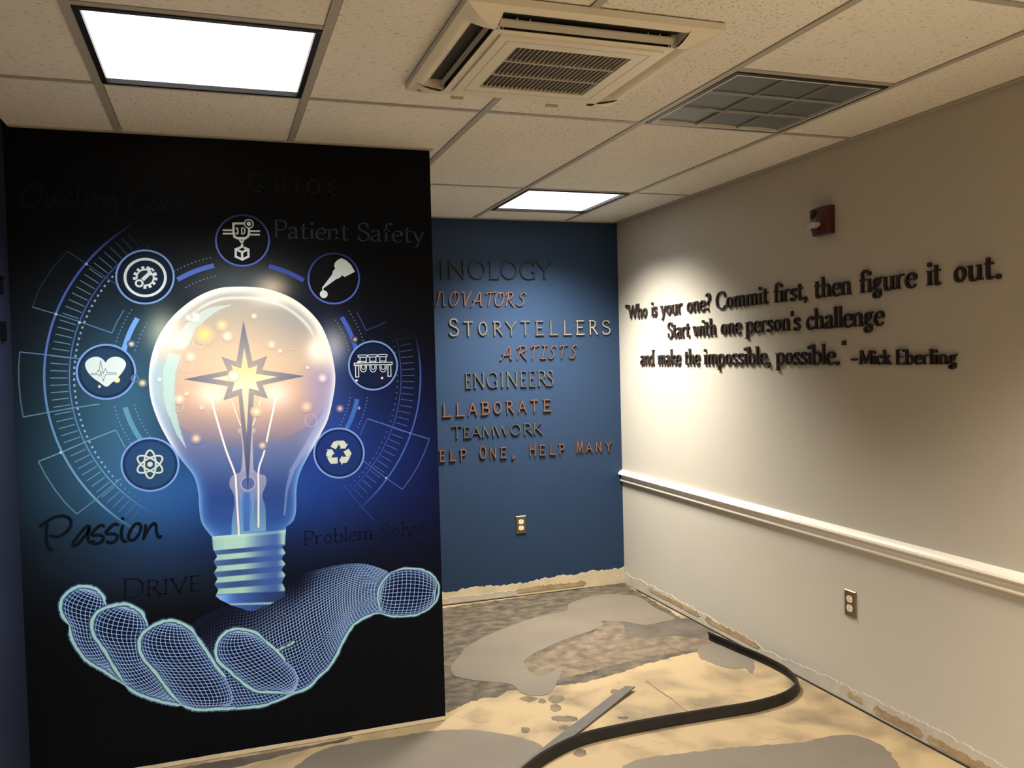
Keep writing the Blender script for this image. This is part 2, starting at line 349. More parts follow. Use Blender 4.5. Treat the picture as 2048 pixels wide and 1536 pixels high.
# corner plates and outer band slope down to the middle block; slots between
S = .255                                            # half length of slots
OB = hw-.055                                        # outer band inner edge
def zz(r): return az-.010-.022*max(0, min(1, (hw-.012-r)/(hw-.012-OB)))
def quad(pts): q.add(pts, [(0, 1, 2, 3)])
for (dx, dy) in ((1, 0), (-1, 0), (0, 1), (0, -1)):
    H1 = (hw if dx else hl)-.012
    def P(r, s, z): return (cx+dx*r+dy*s, cy+dy*r+dx*s, z)
    n = 6
    for i in range(n):                              # curved deflector outside each slot
        r0_, r1_ = H1-(H1-OB)*i/n, H1-(H1-OB)*(i+1)/n
        f = lambda r: az-.010-.004*math.sin((H1-r)/(H1-OB)*math.pi/2)
        g = lambda r: az-.010-.004*math.sin((H1-r)/(H1-OB)*math.pi)+.015*((H1-r)/(H1-OB))**2.2
        quad([P(r0_, -S+.02*(i+1)/n*0, g(r0_)), P(r0_, S, g(r0_)), P(r1_, S, g(r1_)), P(r1_, -S, g(r1_))])
    # side cheeks of the slot
    for s in (-S, S):
        q.add([P(H1, s, az-.010), P(IN, s, zb), P(IN, s, az+.008), P(OB, s, az+.008)], [(0, 1, 2, 3)])
for sx in (-1, 1):
    for sy in (-1, 1):                              # corner plates
        n = 5; X = lambda t: cx+sx*(S+(hw-.012-S)*t); Y = lambda t: cy+sy*(S+(hl-.012-S)*t)
        for i in range(n):
            for j in range(n):
                v = []
                for a, b in ((i, j), (i+1, j), (i+1, j+1), (i, j+1)):
                    ta, tb = a/n, b/n; tm = max(ta, tb)
                    v.append((X(ta), Y(tb), az-.010-.020*math.cos(tm*math.pi/2)**.8))
                q.add(v, [(0, 1, 2, 3)])
# inner block ring
q.box(cx-S, cy-S, az-.028, cx+S, cy-IN, az-.030+.0001); q.box(cx-S, cy+IN, az-.030, cx+S, cy+S, az-.028)
q.box(cx-S, cy-IN, az-.030, cx-IN, cy+IN, az-.028); q.box(cx+IN, cy-IN, az-.030, cx+S, cy+IN, az-.028)
q.build('panel', M['ac'], ac)
q = MB()
G = .168
q.box(cx-IN, cy-IN, zb-.006, cx+IN, cy-G, zb+.004); q.box(cx-IN, cy+G, zb-.006, cx+IN, cy+IN, zb+.004)
q.box(cx-IN, cy-G, zb-.006, cx-G, cy+G, zb+.004); q.box(cx+G, cy-G, zb-.006, cx+IN, cy+G, zb+.004)
gf = q.build('grille_frame', M['ac'], ac)
q = MB(); F2 = IN-.028
for a in (-1, 1):
    q.box(cx+a*F2-.0012, cy-F2, zb-.0066, cx+a*F2+.0012, cy+F2, zb-.0055); q.box(cx-F2, cy+a*F2-.0012, zb-.0066, cx+F2, cy+a*F2+.0012, zb-.0055)
q.build('seam', M['ac_grille'], ac)
box(cx-G, cy-G, zb+.013, cx+G, cy+G, zb+.016).build('filter', mat('dusty filter', (.10, .09, .08), .9), ac)
for i in range(25):
    x = cx-G+.007+(2*G-.014)*i/24; q = MB()
    q.add([(x-.0035, cy-G, zb-.004), (x-.0015, cy-G, zb-.004), (x+.004, cy-G, zb+.012), (x+.002, cy-G, zb+.012), (x-.0035, cy+G, zb-.004), (x-.0015, cy+G, zb-.004), (x+.004, cy+G, zb+.012), (x+.002, cy+G, zb+.012)],
          [(0, 1, 5, 4), (1, 2, 6, 5), (2, 3, 7, 6), (3, 0, 4, 7)]); q.build('grille_slat', M['ac_grille'], ac)
for i in (1, 2):
    y = cy-G+2*G*i/3; box(cx-G, y-.003, zb-.0045, cx+G, y+.003, zb+.006).build('grille_bar', M['ac_grille'], ac)
# slots: open near (-y) and left (-x), shut right and far
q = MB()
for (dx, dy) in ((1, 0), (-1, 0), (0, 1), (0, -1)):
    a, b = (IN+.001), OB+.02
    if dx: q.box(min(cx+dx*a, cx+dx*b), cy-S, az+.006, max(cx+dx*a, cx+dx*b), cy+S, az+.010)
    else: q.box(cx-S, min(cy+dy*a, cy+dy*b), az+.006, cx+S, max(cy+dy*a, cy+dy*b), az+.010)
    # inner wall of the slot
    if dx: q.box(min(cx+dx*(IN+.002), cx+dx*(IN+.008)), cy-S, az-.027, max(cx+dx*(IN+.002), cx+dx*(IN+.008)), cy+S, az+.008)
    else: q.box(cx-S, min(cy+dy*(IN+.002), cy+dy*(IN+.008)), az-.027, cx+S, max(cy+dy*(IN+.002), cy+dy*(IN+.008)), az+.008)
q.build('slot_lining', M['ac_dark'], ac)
def vane(dx, dy, r0, z0, r1, z1, m='ac_vane'):
    q = MB(); P = lambda r, s, z: (cx+dx*r+dy*s, cy+dy*r+dx*s, z); L = S-.012
    pr = [(r0, z0), (r1, z1), (r1+.001, z1+.004), (r0+.001, z0+.004)]
    v = [P(r, s, z) for s in (-L, L) for r, z in pr]
    q.add(v, [(0, 1, 5, 4), (1, 2, 6, 5), (2, 3, 7, 6), (3, 0, 4, 7), (0, 3, 2, 1), (4, 5, 6, 7)])
    o = q.build('air_vane', M[m], ac)
    for s in (-.2, -.165, .165, .2):
        q = MB(); v = [P(r, s+e, z) for e in (-.0015, .0015) for r, z in ((r0, z0+.003), (r1, z1+.003), (r1, z1+.010), (r0, z0+.012))]
        q.add(v, [(0, 1, 2, 3), (4, 7, 6, 5), (0, 4, 5, 1), (1, 5, 6, 2), (2, 6, 7, 3), (3, 7, 4, 0)]); q.build('vane_rib', M[m], o)
    return o
vane(0, -1, .256, az-.022, .270, az-.011)
vane(-1, 0, .262, az-.021, .266, az-.011)
vane(1, 0, .244, az-.026, .282, az-.006, 'ac')
vane(0, 1, .244, az-.026, .282, az-.006, 'ac')
q = MB(); bx, by = cx-.295, cy+.295
q.v = []; n = 20
q.add([(bx+.030*math.cos(t)*1., by+.014*math.sin(t), az-.0215) for t in np.linspace(0, 2*math.pi, n, endpoint=False)]+[(bx+.030*math.cos(t), by+.014*math.sin(t), az-.012) for t in np.linspace(0, 2*math.pi, n, endpoint=False)], [tuple(range(n))]+[(i, (i+1) % n, n+(i+1) % n, n+i) for i in range(n)])
q.build('receiver_badge', mat('grey badge', (.42, .38, .31), .4), ac)
box(bx-.010, by-.002, az-.0225, bx+.010, by+.002, az-.0214).build('indicator', M['ac_dark'], ac)
for a, b in ((-.20, .30), (.12, .305)):
    box(cx+a-.02, cy+b-.008, az-.036, cx+a+.02, cy+b, az-.028).build('panel_clip', M['ac_grille'], ac)

# ------------------------------------------------------------------ outlets
def outlet(face, cxy, cz, label):
    """face 'x' on the right wall, 'y' on the back wall"""
    if face == 'y': P = lambda s, d, z: (cxy+s, YB-d, cz+z); org = (cxy, YB, cz)
    else: P = lambda s, d, z: (XR-d, cxy-s, cz+z); org = (XR, cxy, cz)
    t = empty('power_outlet', org, label, 'outlet', 'duplex outlets with steel plates')
    def slab(q, pts, d0, d1):
        n = len(pts); q.add([P(s, d0, z) for s, z in pts]+[P(s, d1, z) for s, z in pts], [tuple(range(n, 2*n))]+[(i, (i+1) % n, n+(i+1) % n, n+i) for i in range(n)])
    q = MB(); a, b = .0345, .0565
    slab(q, [(-a, -b), (a, -b), (a, b), (-a, b)], 0, .002)
    v = [P(s, d, z) for (s, z, d) in ((-a, -b, .002), (a, -b, .002), (a, b, .002), (-a, b, .002), (-a+.004, -b+.004, .006), (a-.004, -b+.004, .006), (a-.004, b-.004, .006), (-a+.004, b-.004, .006))]
    q.add(v, [(0, 1, 5, 4), (1, 2, 6, 5), (2, 3, 7, 6), (3, 0, 4, 7), (4, 5, 6, 7)])
    q.build('cover_plate', M['steel_plate'], t)
    for zc in (.0195, -.0195):
        q = MB(); pts = []
        for k in range(24):
            an = 2*math.pi*k/24; s = .0172*math.cos(an); z = .0172*math.sin(an); z = max(-.0140, min(.0140, z)); pts.append((s, zc+z))
        slab(q, pts, .004, .0078); r = q.build('receptacle', M['ivory'], t)
        for (s, z, w_, h_) in ((-.0062, -.003, .0013, .0042), (.0062, -.003, .0013, .0035)):
            q = MB(); slab(q, [(s-w_, zc+z-h_), (s+w_, zc+z-h_), (s+w_, zc+z+h_), (s-w_, zc+z+h_)], .0076, .0080); q.build('blade_slot', M['slot'], r)
        q = MB(); slab(q, [(.0027*math.cos(x), zc+.008+.0024*math.sin(x)) for x in np.linspace(0, 2*math.pi, 10, endpoint=False)], .0076, .0080); q.build('earth_hole', M['slot'], r)
    q = MB(); slab(q, [(.003*math.cos(x), .003*math.sin(x)) for x in np.linspace(0, 2*math.pi, 12, endpoint=False)], .006, .0074); q.build('screw', M['steel_plate'], t)
outlet('y', 1.7805, EYE-1.0565, 'duplex outlet with steel plate on the dark blue wall')
outlet('x', 2.906, EYE-1.0755, 'duplex outlet with steel plate on the pale wall below the chair rail')

# ------------------------------------------------------------------ fire alarm strobe
s0, s1, z0, z1 = 2.972, 3.088, EYE+.491, EYE+.609
al = empty('fire_alarm_strobe', (XR, 3.03, EYE+.55), 'dark red fire alarm strobe high on the pale wall', 'fire alarm')
q = MB(); pr = []
n = 14
for i in range(n+1):                                # side view: bulging front
    t = i/n; z = z0+(z1-z0)*t; d = .026+.022*math.sin(math.pi*min(1, t*1.0+.08)*.93)**.7; pr.append((d, z))
prof = [(0, z0)]+pr+[(0, z1)]
q.sweep(prof, [((XR, y, 0), (-1*k, 0, 0), (0, 0, 1)) for y, k in ((s0, .62), (s0+.008, .82), (s0+.03, .97), ((s0+s1)/2, 1.02), (s1-.03, .97), (s1-.008, .82), (s1, .62))])
body = q.build('housing', M['red'], al, smooth=False)
q = MB()
for i in range(9):
    z = EYE+.565+.0042*i; q.box(XR-.0475, s1-.046, z, XR-.040, s1-.014, z+.0018)
q.build('horn_slots', M['red_dark'], body)
q = MB(); rows_ = 7; cols_ = 16; cyy, czz = 3.048, EYE+.535
v = []
for i in range(rows_+1):
    ph = math.pi*i/rows_
    for j in range(cols_):
        th = 2*math.pi*j/cols_
        v.append((XR-.040-.050*max(0, math.sin(ph)*math.cos(th)), cyy+.044*math.cos(ph), czz+.0165*math.sin(ph)*math.sin(th)))
f = [(i*cols_+j, i*cols_+(j+1) % cols_, (i+1)*cols_+(j+1) % cols_, (i+1)*cols_+j) for i in range(rows_) for j in range(cols_)]
q.add(v, f); q.build('strobe_lens', M['lens'], al)
q = MB(); q.box(XR-.060, cyy-.022, czz-.004, XR-.050, cyy+.022, czz+.004); q.build('flash_tube', mat('flash tube', (.8, .78, .72), .15, .8), al)

# ------------------------------------------------------------------ vinyl strips on the floor
def path_floor(px, n=10):
    P = spline(px, n); return onz(P[:, 0], P[:, 1])[:, :2]
Pth = path_floor([(1421, 1280), (1447, 1291), (1476, 1304), (1517, 1321), (1552, 1338), (1578, 1353), (1596, 1370), (1600, 1381), (1594, 1394), (1570, 1409), (1532, 1421), (1494, 1429.5), (1440, 1438), (1380, 1448), (1333, 1455.7), (1235, 1475), (1176, 1489), (1137, 1504.5), (1108, 1520), (1080, 1538), (1040, 1575), (1000, 1640)])
L = np.r_[0, np.cumsum(np.hypot(*np.diff(Pth, axis=0).T))]; N = 160; t = np.linspace(0, L[-1], N)
Pth = np.c_[np.interp(t, L, Pth[:, 0]), np.interp(t, L, Pth[:, 1])]
for _ in range(6): Pth[1:-1] = (Pth[:-2]+2*Pth[1:-1]+Pth[2:])/4
fr = []
for i in range(N):
    d = Pth[min(i+1, N-1)]-Pth[max(i-1, 0)]; d /= np.hypot(*d); nn = np.array([d[1], -d[0], 0]); 
    lean = .25 if i < 60 else .25
    upv = np.array([nn[0]*lean, nn[1]*lean, 1.]); upv /= np.linalg.norm(upv)
    fr.append(((Pth[i][0], Pth[i][1], .003), nn, upv))
prof = [(.000, 0), (.010, .001), (.012, .006), (.0075, .011), (.006, .018), (.0085, .022), (.006, .026), (.006, .034), (.009, .038), (.006, .044), (.001, .045), (-.003, .040), (-.003, .004)]
q = MB(); q.sweep([(a, b) for a, b in prof], fr)
o = q.build('vinyl_base_strip', M['vinyl_black']); tag(o, 'long black vinyl strip curving along the pale wall and across the floor', 'vinyl strip')
EL = path_floor([(1252, 1379.5), (1216, 1402), (1157, 1445), (1118, 1474), (1079, 1505), (1044, 1534), (1000, 1572)], 8)
ER = path_floor([(1270.5, 1381.5), (1245, 1400), (1206, 1430), (1161, 1465), (1116, 1498), (1068, 1534), (1026, 1572)], 8)
q = MB(); n = len(EL); v = []
for i in range(n):
    h = .004+.010*math.exp(-(i/10)**2); a, b = EL[i], ER[i]
    v += [(a[0], a[1], h+.0045), (b[0], b[1], h+.0045), (b[0], b[1], h), (a[0], a[1], h)]
f = [(4*i+j, 4*i+(j+1) % 4, 4*(i+1)+(j+1) % 4, 4*(i+1)+j) for i in range(n-1) for j in range(4)]+[(0, 1, 2, 3), (4*n-1, 4*n-2, 4*n-3, 4*n-4)]
q.add(v, f); o = q.build('flat_vinyl_strip', M['vinyl_grey']); tag(o, 'short flat grey vinyl strip lying beside the black strip', 'vinyl strip')

# ------------------------------------------------------------------ lettering
def ell(cx_, cy_, rx, ry, n=20): return [(cx_+rx*math.cos(2*math.pi*i/n+.3), cy_+ry*math.sin(2*math.pi*i/n+.3)) for i in range(n)]
GLS = {'sA': (.78, '~0,-.05 .12,.1 .3,.6 .46,1.0;~.46,1.0 .53,.85 .57,.4 .62,.05 .74,.02;~.10,.40 .3,.31 .64,.38'), 'sR': (.80, '~.24,1 .2,.5 .12,0;~.02,.8 .2,1.0 .5,.98 .60,.8 .45,.57 .2,.48;~.3,.5 .5,.22 .76,-.04'),
 'sS': (.60, '~.56,.85 .48,1.0 .3,.94 .2,.74 .36,.54 .46,.32 .38,.06 .16,.0 .02,.14'), 'sT': (.86, '~.40,.97 .36,.5 .30,0;~.02,.86 .2,.99 .5,.96 .84,1.04'), 'sO': (.72, '~.48,1 .2,.9 .05,.5 .14,.1 .38,0 .6,.28 .67,.7 .55,.96 .40,.90 .36,.72'),
 'sV': (.70, '~.02,.9 .12,1 .2,.6 .3,0;~.3,0 .42,.5 .66,1.03'), 'sI': (.56, '~.08,1 .3,.98 .52,1.02;~.3,1 .28,.5 .26,.02;~.02,.04 .26,0 .54,.05'), 'sN': (.74, '~.02,.0 .1,.5 .14,1.0;~.10,.6 .26,.96 .42,.9 .48,.4 .52,.02 .70,.06')}
GL = {  # width, strokes; '~' smooth, '@' closed, [ ] serif at start / end, { } tick on an arm end, cap height 1
 'A': (.80, '[.03,0 .4,1;.4,1 .77,0];.14,.36 .66,.36'), 'B': (.62, '.1,0 .1,1;~.02,1 .3,1 .48,.93 .5,.77 .44,.6 .3,.54 .1,.53;~.1,.53 .34,.53 .55,.45 .57,.26 .48,.06 .3,0 .02,0'),
 'C': (.72, '~{.68,.80 .56,.97 .4,1.0 .2,.92 .06,.7 .04,.5 .08,.25 .22,.06 .42,0 .58,.03 .70,.18'),
 'D': (.80, '.1,0 .1,1;~.02,1 .32,1 .56,.93 .72,.74 .76,.5 .71,.24 .55,.06 .3,0 .02,0'),
 'E': (.58, '.1,0 .1,1;.02,1 .54,1};.1,.52 .44,.52;.02,0 .58,0}'), 'G': (.80, '~{.70,.82 .58,.97 .4,1.0 .2,.92 .06,.7 .04,.5 .08,.25 .22,.06 .42,0 .60,.03 .71,.1;.71,0 .71,.40];.56,.42 .78,.42'),
 'H': (.80, '[.1,0 .1,1];[.7,0 .7,1];.1,.52 .7,.52'), 'I': (.26, '[.13,0 .13,1]'), 'K': (.74, '[.1,0 .1,1];.1,.42 .6,1];.24,.56 .70,0]'),
 'L': (.58, '[.1,1 .1,0;.02,0 .56,0}'), 'M': (.98, '[.08,0 .14,1];.14,1 .49,.06;.49,.06 .84,1;[.90,0 .84,1]'), 'N': (.84, '[.1,0 .1,1];.1,1 .74,0;.74,0 .74,1]'),
 'O': (.84, '@.42,.5,.38,.5'), 'P': (.58, '[.1,0 .1,1;~.02,1 .3,1 .5,.92 .54,.74 .48,.54 .32,.46 .1,.46'), 'R': (.68, '[.1,0 .1,1;~.02,1 .3,1 .48,.93 .52,.76 .46,.58 .3,.5 .1,.5;.3,.5 .66,0]'),
 'S': (.54, '~{.46,.82 .40,.95 .27,1.0 .12,.95 .05,.80 .10,.64 .27,.53 .44,.42 .50,.25 .43,.07 .27,0 .12,.03 .04,.16}'),
 'T': (.70, '[.35,0 .35,1;{.02,1 .68,1}'), 'U': (.74, '~[.1,1 .1,.7 .1,.35 .16,.1 .37,0 .58,.1 .64,.35 .64,.7 .64,1]'), 'V': (.76, '[.03,1 .4,0;.4,0 .73,1]'),
 'W': (1.06, '[.03,1 .3,.02;.3,.02 .53,.95;.53,.95 .78,.02;.78,.02 1.03,1]'), 'Y': (.72, '[.02,1 .37,.5;.70,1 .37,.5;[.37,0 .37,.5'), '3': (.52, '~.05,.86 .16,.99 .32,.99 .44,.88 .42,.68 .22,.55;~.22,.55 .44,.48 .49,.28 .40,.06 .22,0 .08,.05 .02,.2'),
 'a': (.50, '~.07,.48 .10,.58 .22,.62 .34,.57 .37,.44 .37,.3 .37,.12 .42,.02 .49,.05;~.37,.36 .2,.32 .07,.24 .04,.12 .12,.01 .25,.03 .37,.14'),
 'b': (.54, '[.1,1.03 .1,.02;~.1,.42 .2,.57 .33,.62 .46,.5 .50,.31 .46,.12 .32,0 .2,0 .1,.09'), 'c': (.46, '~.41,.48 .34,.60 .25,.62 .1,.52 .04,.31 .1,.1 .24,0 .36,.02 .44,.12'),
 'd': (.54, '~.42,.44 .32,.6 .22,.62 .09,.5 .04,.31 .08,.1 .18,0 .3,.03 .42,.16;[.42,1.03 .42,0]'), 'e': (.48, '~.06,.34 .25,.35 .44,.36 .42,.54 .27,.62 .12,.54 .04,.31 .1,.1 .24,0 .36,.02 .45,.12'),
 'f': (.36, '~.40,.94 .34,1.02 .24,1.02 .16,.92 .15,.75 .15,.5;.15,.6 .15,0];.02,.60 .33,.60'), 'g': (.50, '@.22,.43,.17,.19;.32,.56 .49,.62;~.14,.27 .07,.19 .12,.09 .3,.07 .44,.0;@.23,-.15,.20,.16'),
 'h': (.56, '[.1,1.03 .1,0];~.1,.44 .2,.57 .32,.62 .42,.55 .44,.4 .44,.2;.44,.3 .44,0]'), 'i': (.22, '[.11,.62 .11,0];@.11,.88,.035,.035'), 'k': (.54, '[.1,1.03 .1,0];.12,.28 .42,.62];.22,.38 .49,0]'),
 'l': (.22, '[.11,1.03 .11,0]'), 'm': (.84, '[.1,.62 .1,0];~.1,.44 .2,.57 .30,.62 .39,.55 .41,.4 .41,.2;.41,.3 .41,0];~.41,.44 .51,.57 .61,.62 .70,.55 .72,.4 .72,.2;.72,.3 .72,0]'),
 'n': (.56, '[.1,.62 .1,0];~.1,.44 .2,.57 .32,.62 .42,.55 .44,.4 .44,.2;.44,.3 .44,0]'), 'o': (.52, '@.26,.31,.22,.31'), 'p': (.54, '[.1,.62 .1,-.33];~.1,.44 .2,.58 .33,.62 .46,.5 .50,.31 .46,.12 .32,0 .2,0 .1,.09'),
 'r': (.42, '[.1,.62 .1,0];~.1,.40 .18,.54 .28,.62 .38,.60'), 's': (.40, '~.34,.48 .29,.6 .18,.62 .07,.55 .06,.43 .18,.34 .31,.25 .34,.14 .26,.02 .15,0 .05,.04 .04,.16'),
 't': (.38, '~.16,.84 .15,.6 .15,.3 .16,.08 .24,.0 .36,.07;.02,.60 .34,.60'), 'u': (.56, '~[.1,.62 .1,.4 .1,.2 .14,.04 .24,0 .36,.06 .44,.2;[.44,.62 .44,0]'), 'v': (.50, '[.03,.62 .26,0;.26,0 .47,.62]'),
 'w': (.76, '[.03,.62 .22,0;.22,0 .38,.58;.38,.58 .56,0;.56,0 .73,.62]'), 'y': (.50, '[.03,.62 .27,.02;~.47,.62 .36,.3 .26,0 .18,-.22 .08,-.33'),
 ',': (.2, '~.1,.08 .13,.02 .12,-.08 .05,-.18;@.09,.05,.035,.035'), '.': (.2, '@.1,.055,.04,.04'), "'": (.16, '.08,1.02 .08,.74'), '"': (.26, '.05,1.02 .05,.80;.20,1.02 .20,.80'),
 '?': (.42, '~.05,.86 .14,1.0 .27,1.0 .37,.86 .33,.66 .2,.48 .17,.30;@.17,.055,.04,.04'), '~': (.44, '~.02,.30 .10,.40 .2,.36 .30,.30 .42,.40'), '-': (.3, '.03,.35 .27,.35')}
GL.update(GLS)
def strip_mesh(q, pts, wid, closed, emit, cap=0.):
    """pts (n,2) in glyph metres, wid (n,) full widths; emit(x, y, front) -> world"""
    n = len(pts); d = np.zeros_like(pts); lift = getattr(q, 'lift', 0); q.lift = lift+1
    if closed: d = np.roll(pts, -1, 0)-np.roll(pts, 1, 0)
    else: d[1:-1] = pts[2:]-pts[:-2]; d[0] = pts[1]-pts[0]; d[-1] = pts[-1]-pts[-2]
    d /= np.maximum(np.hypot(d[:, 0], d[:, 1]), 1e-9)[:, None]
    if not closed and cap: pts = pts.copy(); pts[0] -= d[0]*cap; pts[-1] += d[-1]*cap
    nn = np.c_[-d[:, 1], d[:, 0]]; A = pts+nn*wid[:, None]/2; B = pts-nn*wid[:, None]/2
    e1 = 1+lift*.012
    v = [emit(*p, e1) for p in A]+[emit(*p, e1) for p in B]+[emit(*p, 0) for p in A]+[emit(*p, 0) for p in B]
    f = []; mi = []; K = n if closed else n-1
    for i in range(K):
        j = (i+1) % n
        f += [(i, j, n+j, n+i), (i, 2*n+i, 2*n+j, j), (n+i, n+j, 3*n+j, 3*n+i)]; mi += [0, 1, 1]
    if not closed: f += [(0, n, 3*n, 2*n), (n-1, 2*n-1+0, 4*n-1, 3*n-1)]; mi += [1, 1]
    k = len(q.v); q.v += v; q.f += [tuple(x+k for x in t) for t in f]; q.mi += mi
def glyph(q, ch, emit, S_, thick, thin, style, slant=0., xs_=1.):
    """draw glyph ch scaled by cap height S_ ; style serif / sans / script"""
    W_, st = GL.get('s'+ch, GL[ch]) if style == 'script' else GL[ch]
    def width(dx, dy):
        if style != 'serif': return np.full(len(dx), thick)
        ph = np.arctan2(dy, dx); return np.maximum(thin, thick*np.abs(np.sin(ph-math.radians(22))))
    tr = lambda p: (np.array([(x*xs_+slant*y)*S_ for x, y in p]), )
    for s in st.split(';'):
        if s[0] == '@' :
            a = [float(x) for x in s[1:].split(',')]
            if a[2] < .05:                          # dot
                r = a[2]*S_+thick*.45; c = np.array([(a[0]*xs_+slant*a[1])*S_, a[1]*S_]); P = np.array([c+np.array([math.cos(t), math.sin(t)])*r*.5 for t in np.linspace(0, 2*math.pi, 14, endpoint=False)])
                strip_mesh(q, P, np.full(14, r*.98), True, emit); continue
            P = np.array([((x*xs_+slant*y)*S_, y*S_) for x, y in ell(a[0], a[1], a[2]-thick/S_*.3, a[3]-thin/S_*.3, 26)])
            dd = np.roll(P, -1, 0)-np.roll(P, 1, 0); strip_mesh(q, P, width(dd[:, 0], dd[:, 1]), True, emit); continue
        sm = s[0] == '~'; s = s.lstrip('~'); a0 = s[0]; a1 = s[-1]; P = [tuple(float(x) for x in p.split(',')) for p in s.strip('[]{}').split()]
        if sm: P = spline(P, 5)
        else: P = np.array([np.array(P[0])+(np.array(P[-1])-np.array(P[0]))*t for t in (0, .5, 1)])
        P = np.array([((x*xs_+slant*y)*S_, y*S_) for x, y in P]); dd = np.gradient(P, axis=0)
        wd = width(dd[:, 0], dd[:, 1])
        strip_mesh(q, P, wd, False, emit, 0 if style == 'serif' else 0)
        if style != 'serif':
            for e in (P[0], P[-1]):
                C_ = np.array([e+np.array([math.cos(t), math.sin(t)])*thick*.25 for t in np.linspace(0, 2*math.pi, 10, endpoint=False)]); strip_mesh(q, C_, np.full(10, thick*.49), True, emit)
        else:
            for c, e in ((a0, P[0]), (a1, P[-1])):
                up = 1 if e[1] < .3*S_ else -1
                if c in '[]' and c != ' ':
                    h = thin*.9; y = e[1]+up*h/2; x0_, x1_ = e[0]-thick*.95, e[0]+thick*.95
                    if up < 0 and e[1] < 1.1*S_ and (ch in 'hikblmnpru' ) : x1_ = e[0]+thick*.45   # flag serif
                    strip_mesh(q, np.array([(x0_, y), ((x0_+x1_)/2, y), (x1_, y)]), np.full(3, h), False, emit)
                if c in '{}':
                    s2 = thin*.8; y0_ = e[1]; y1_ = e[1]+up*S_*.15
                    strip_mesh(q, np.array([(e[0], y0_), (e[0], (y0_+y1_)/2), (e[0], y1_)]), np.array([s2, s2, s2*.8]), False, emit)
def letter(parent, ch, plane, org, S_, xscale, thick, thin, style, slant, depth, mats):
    """plane 'y' back wall / mural: s -> +x ; 'x' right wall: s -> -y ; 'l' left wall: s -> +y"""
    q = MB(); ox, oz = org
    def emit(x, y, fr_):
        d = depth*fr_ if fr_ else .0003
        if plane == 'y': return (ox+x, YB-d, oz+y)
        if plane == 'x': return (XR-d, ox-x, oz+y)
        return (XL+d, ox+x, oz+y)
    glyph(q, ch, emit, S_, thick, thin, style, slant, xscale)
    return q.build('letter', mats, parent)
# quotation on the right wall: word, y at its left end, y at its right end
def Yx(u, v): return float(onx(u, v, XR)[1])
Z1, Z2, Z3 = EYE+.2245, EYE+.0895, EYE-.066
LN = [('first', Z1, .086, 'three line quotation top line', [('"', 1253, 1258.4, 610), ('Who', 1258.6, 1298.4, 620), ('is', 1304.5, 1318, 615), ('your', 1323.5, 1369, 615), ('one?', 1375.3, 1425.6, 610), ('Commit', 1434, 1542.4, 600), ('first,', 1549.4, 1620, 590), ('then', 1630, 1709, 575), ('figure', 1720.4, 1840.4, 570), ('it', 1856, 1890.4, 560), ('out.', 1908, 2012.3, 540)]),
      ('second', Z2, .087, '', [('Start', 1337.6, 1383.9, 660), ('with', 1388.6, 1436.6, 660), ('one', 1443, 1487, 655), ("person's", 1492.9, 1606.8, 650), ('challenge', 1614.7, 1774.7, 640)]),
      ('third', Z3, .086, '', [('and', 1282.7, 1312.5, 715), ('make', 1317.4, 1365.6, 715), ('the', 1371, 1403.8, 715), ('impossible,', 1409.5, 1546, 715), ('possible.', 1553.7, 1685.5, 715), ('"', 1687.3, 1696.5, 690)])]
LBL = {'first': 'raised black lettering reading "Who is your one? Commit first, then figure it out.', 'second': "raised black lettering reading Start with one person's challenge", 'third': 'raised black lettering reading and make the impossible, possible."', 'name': 'smaller raised black lettering after the closing quotation mark, naming its author'}
def quote_words(t, words, zb_, S_, thick, thin):
    for wd_, u0, u1, v in words:
        ya, yb_ = Yx(u0, v), Yx(u1, v); ya -= thick*.25; yb_ += thick*1.05; L = ya-yb_
        adv = [GL[c][0]+.05 for c in wd_]; tot = sum(adv)-.05; k = L/(tot*S_); x = 0
        zb2 = zb_ if wd_ != '"' else zb_+(.004 if zb_ != Z3 else .012)
        for c, a in zip(wd_, adv):
            letter(t, c, 'x', (ya-x*S_*k, zb2), S_, k, thick, thin, 'serif', 0, .011, [M['letter_black'], M['letter_black']]); x += a
for key, zb_, S_, _, words in LN:
    t = empty('wall_lettering', (XR, Yx(words[0][1], words[0][3]), zb_), LBL[key], 'wall lettering', 'raised quotation on the pale wall')
    quote_words(t, words, zb_, S_, .0128, .0055)
t = empty('wall_lettering', (XR, Yx(1703, 717), Z3), LBL['name'], 'wall lettering', 'raised quotation on the pale wall')
quote_words(t, [('~', 1703.5, 1720.5, 717), ('Mick', 1721, 1787.3, 710), ('Eberling', 1793.7, 1920.7, 710)], Z3+.0005, .055, .0090, .0042)

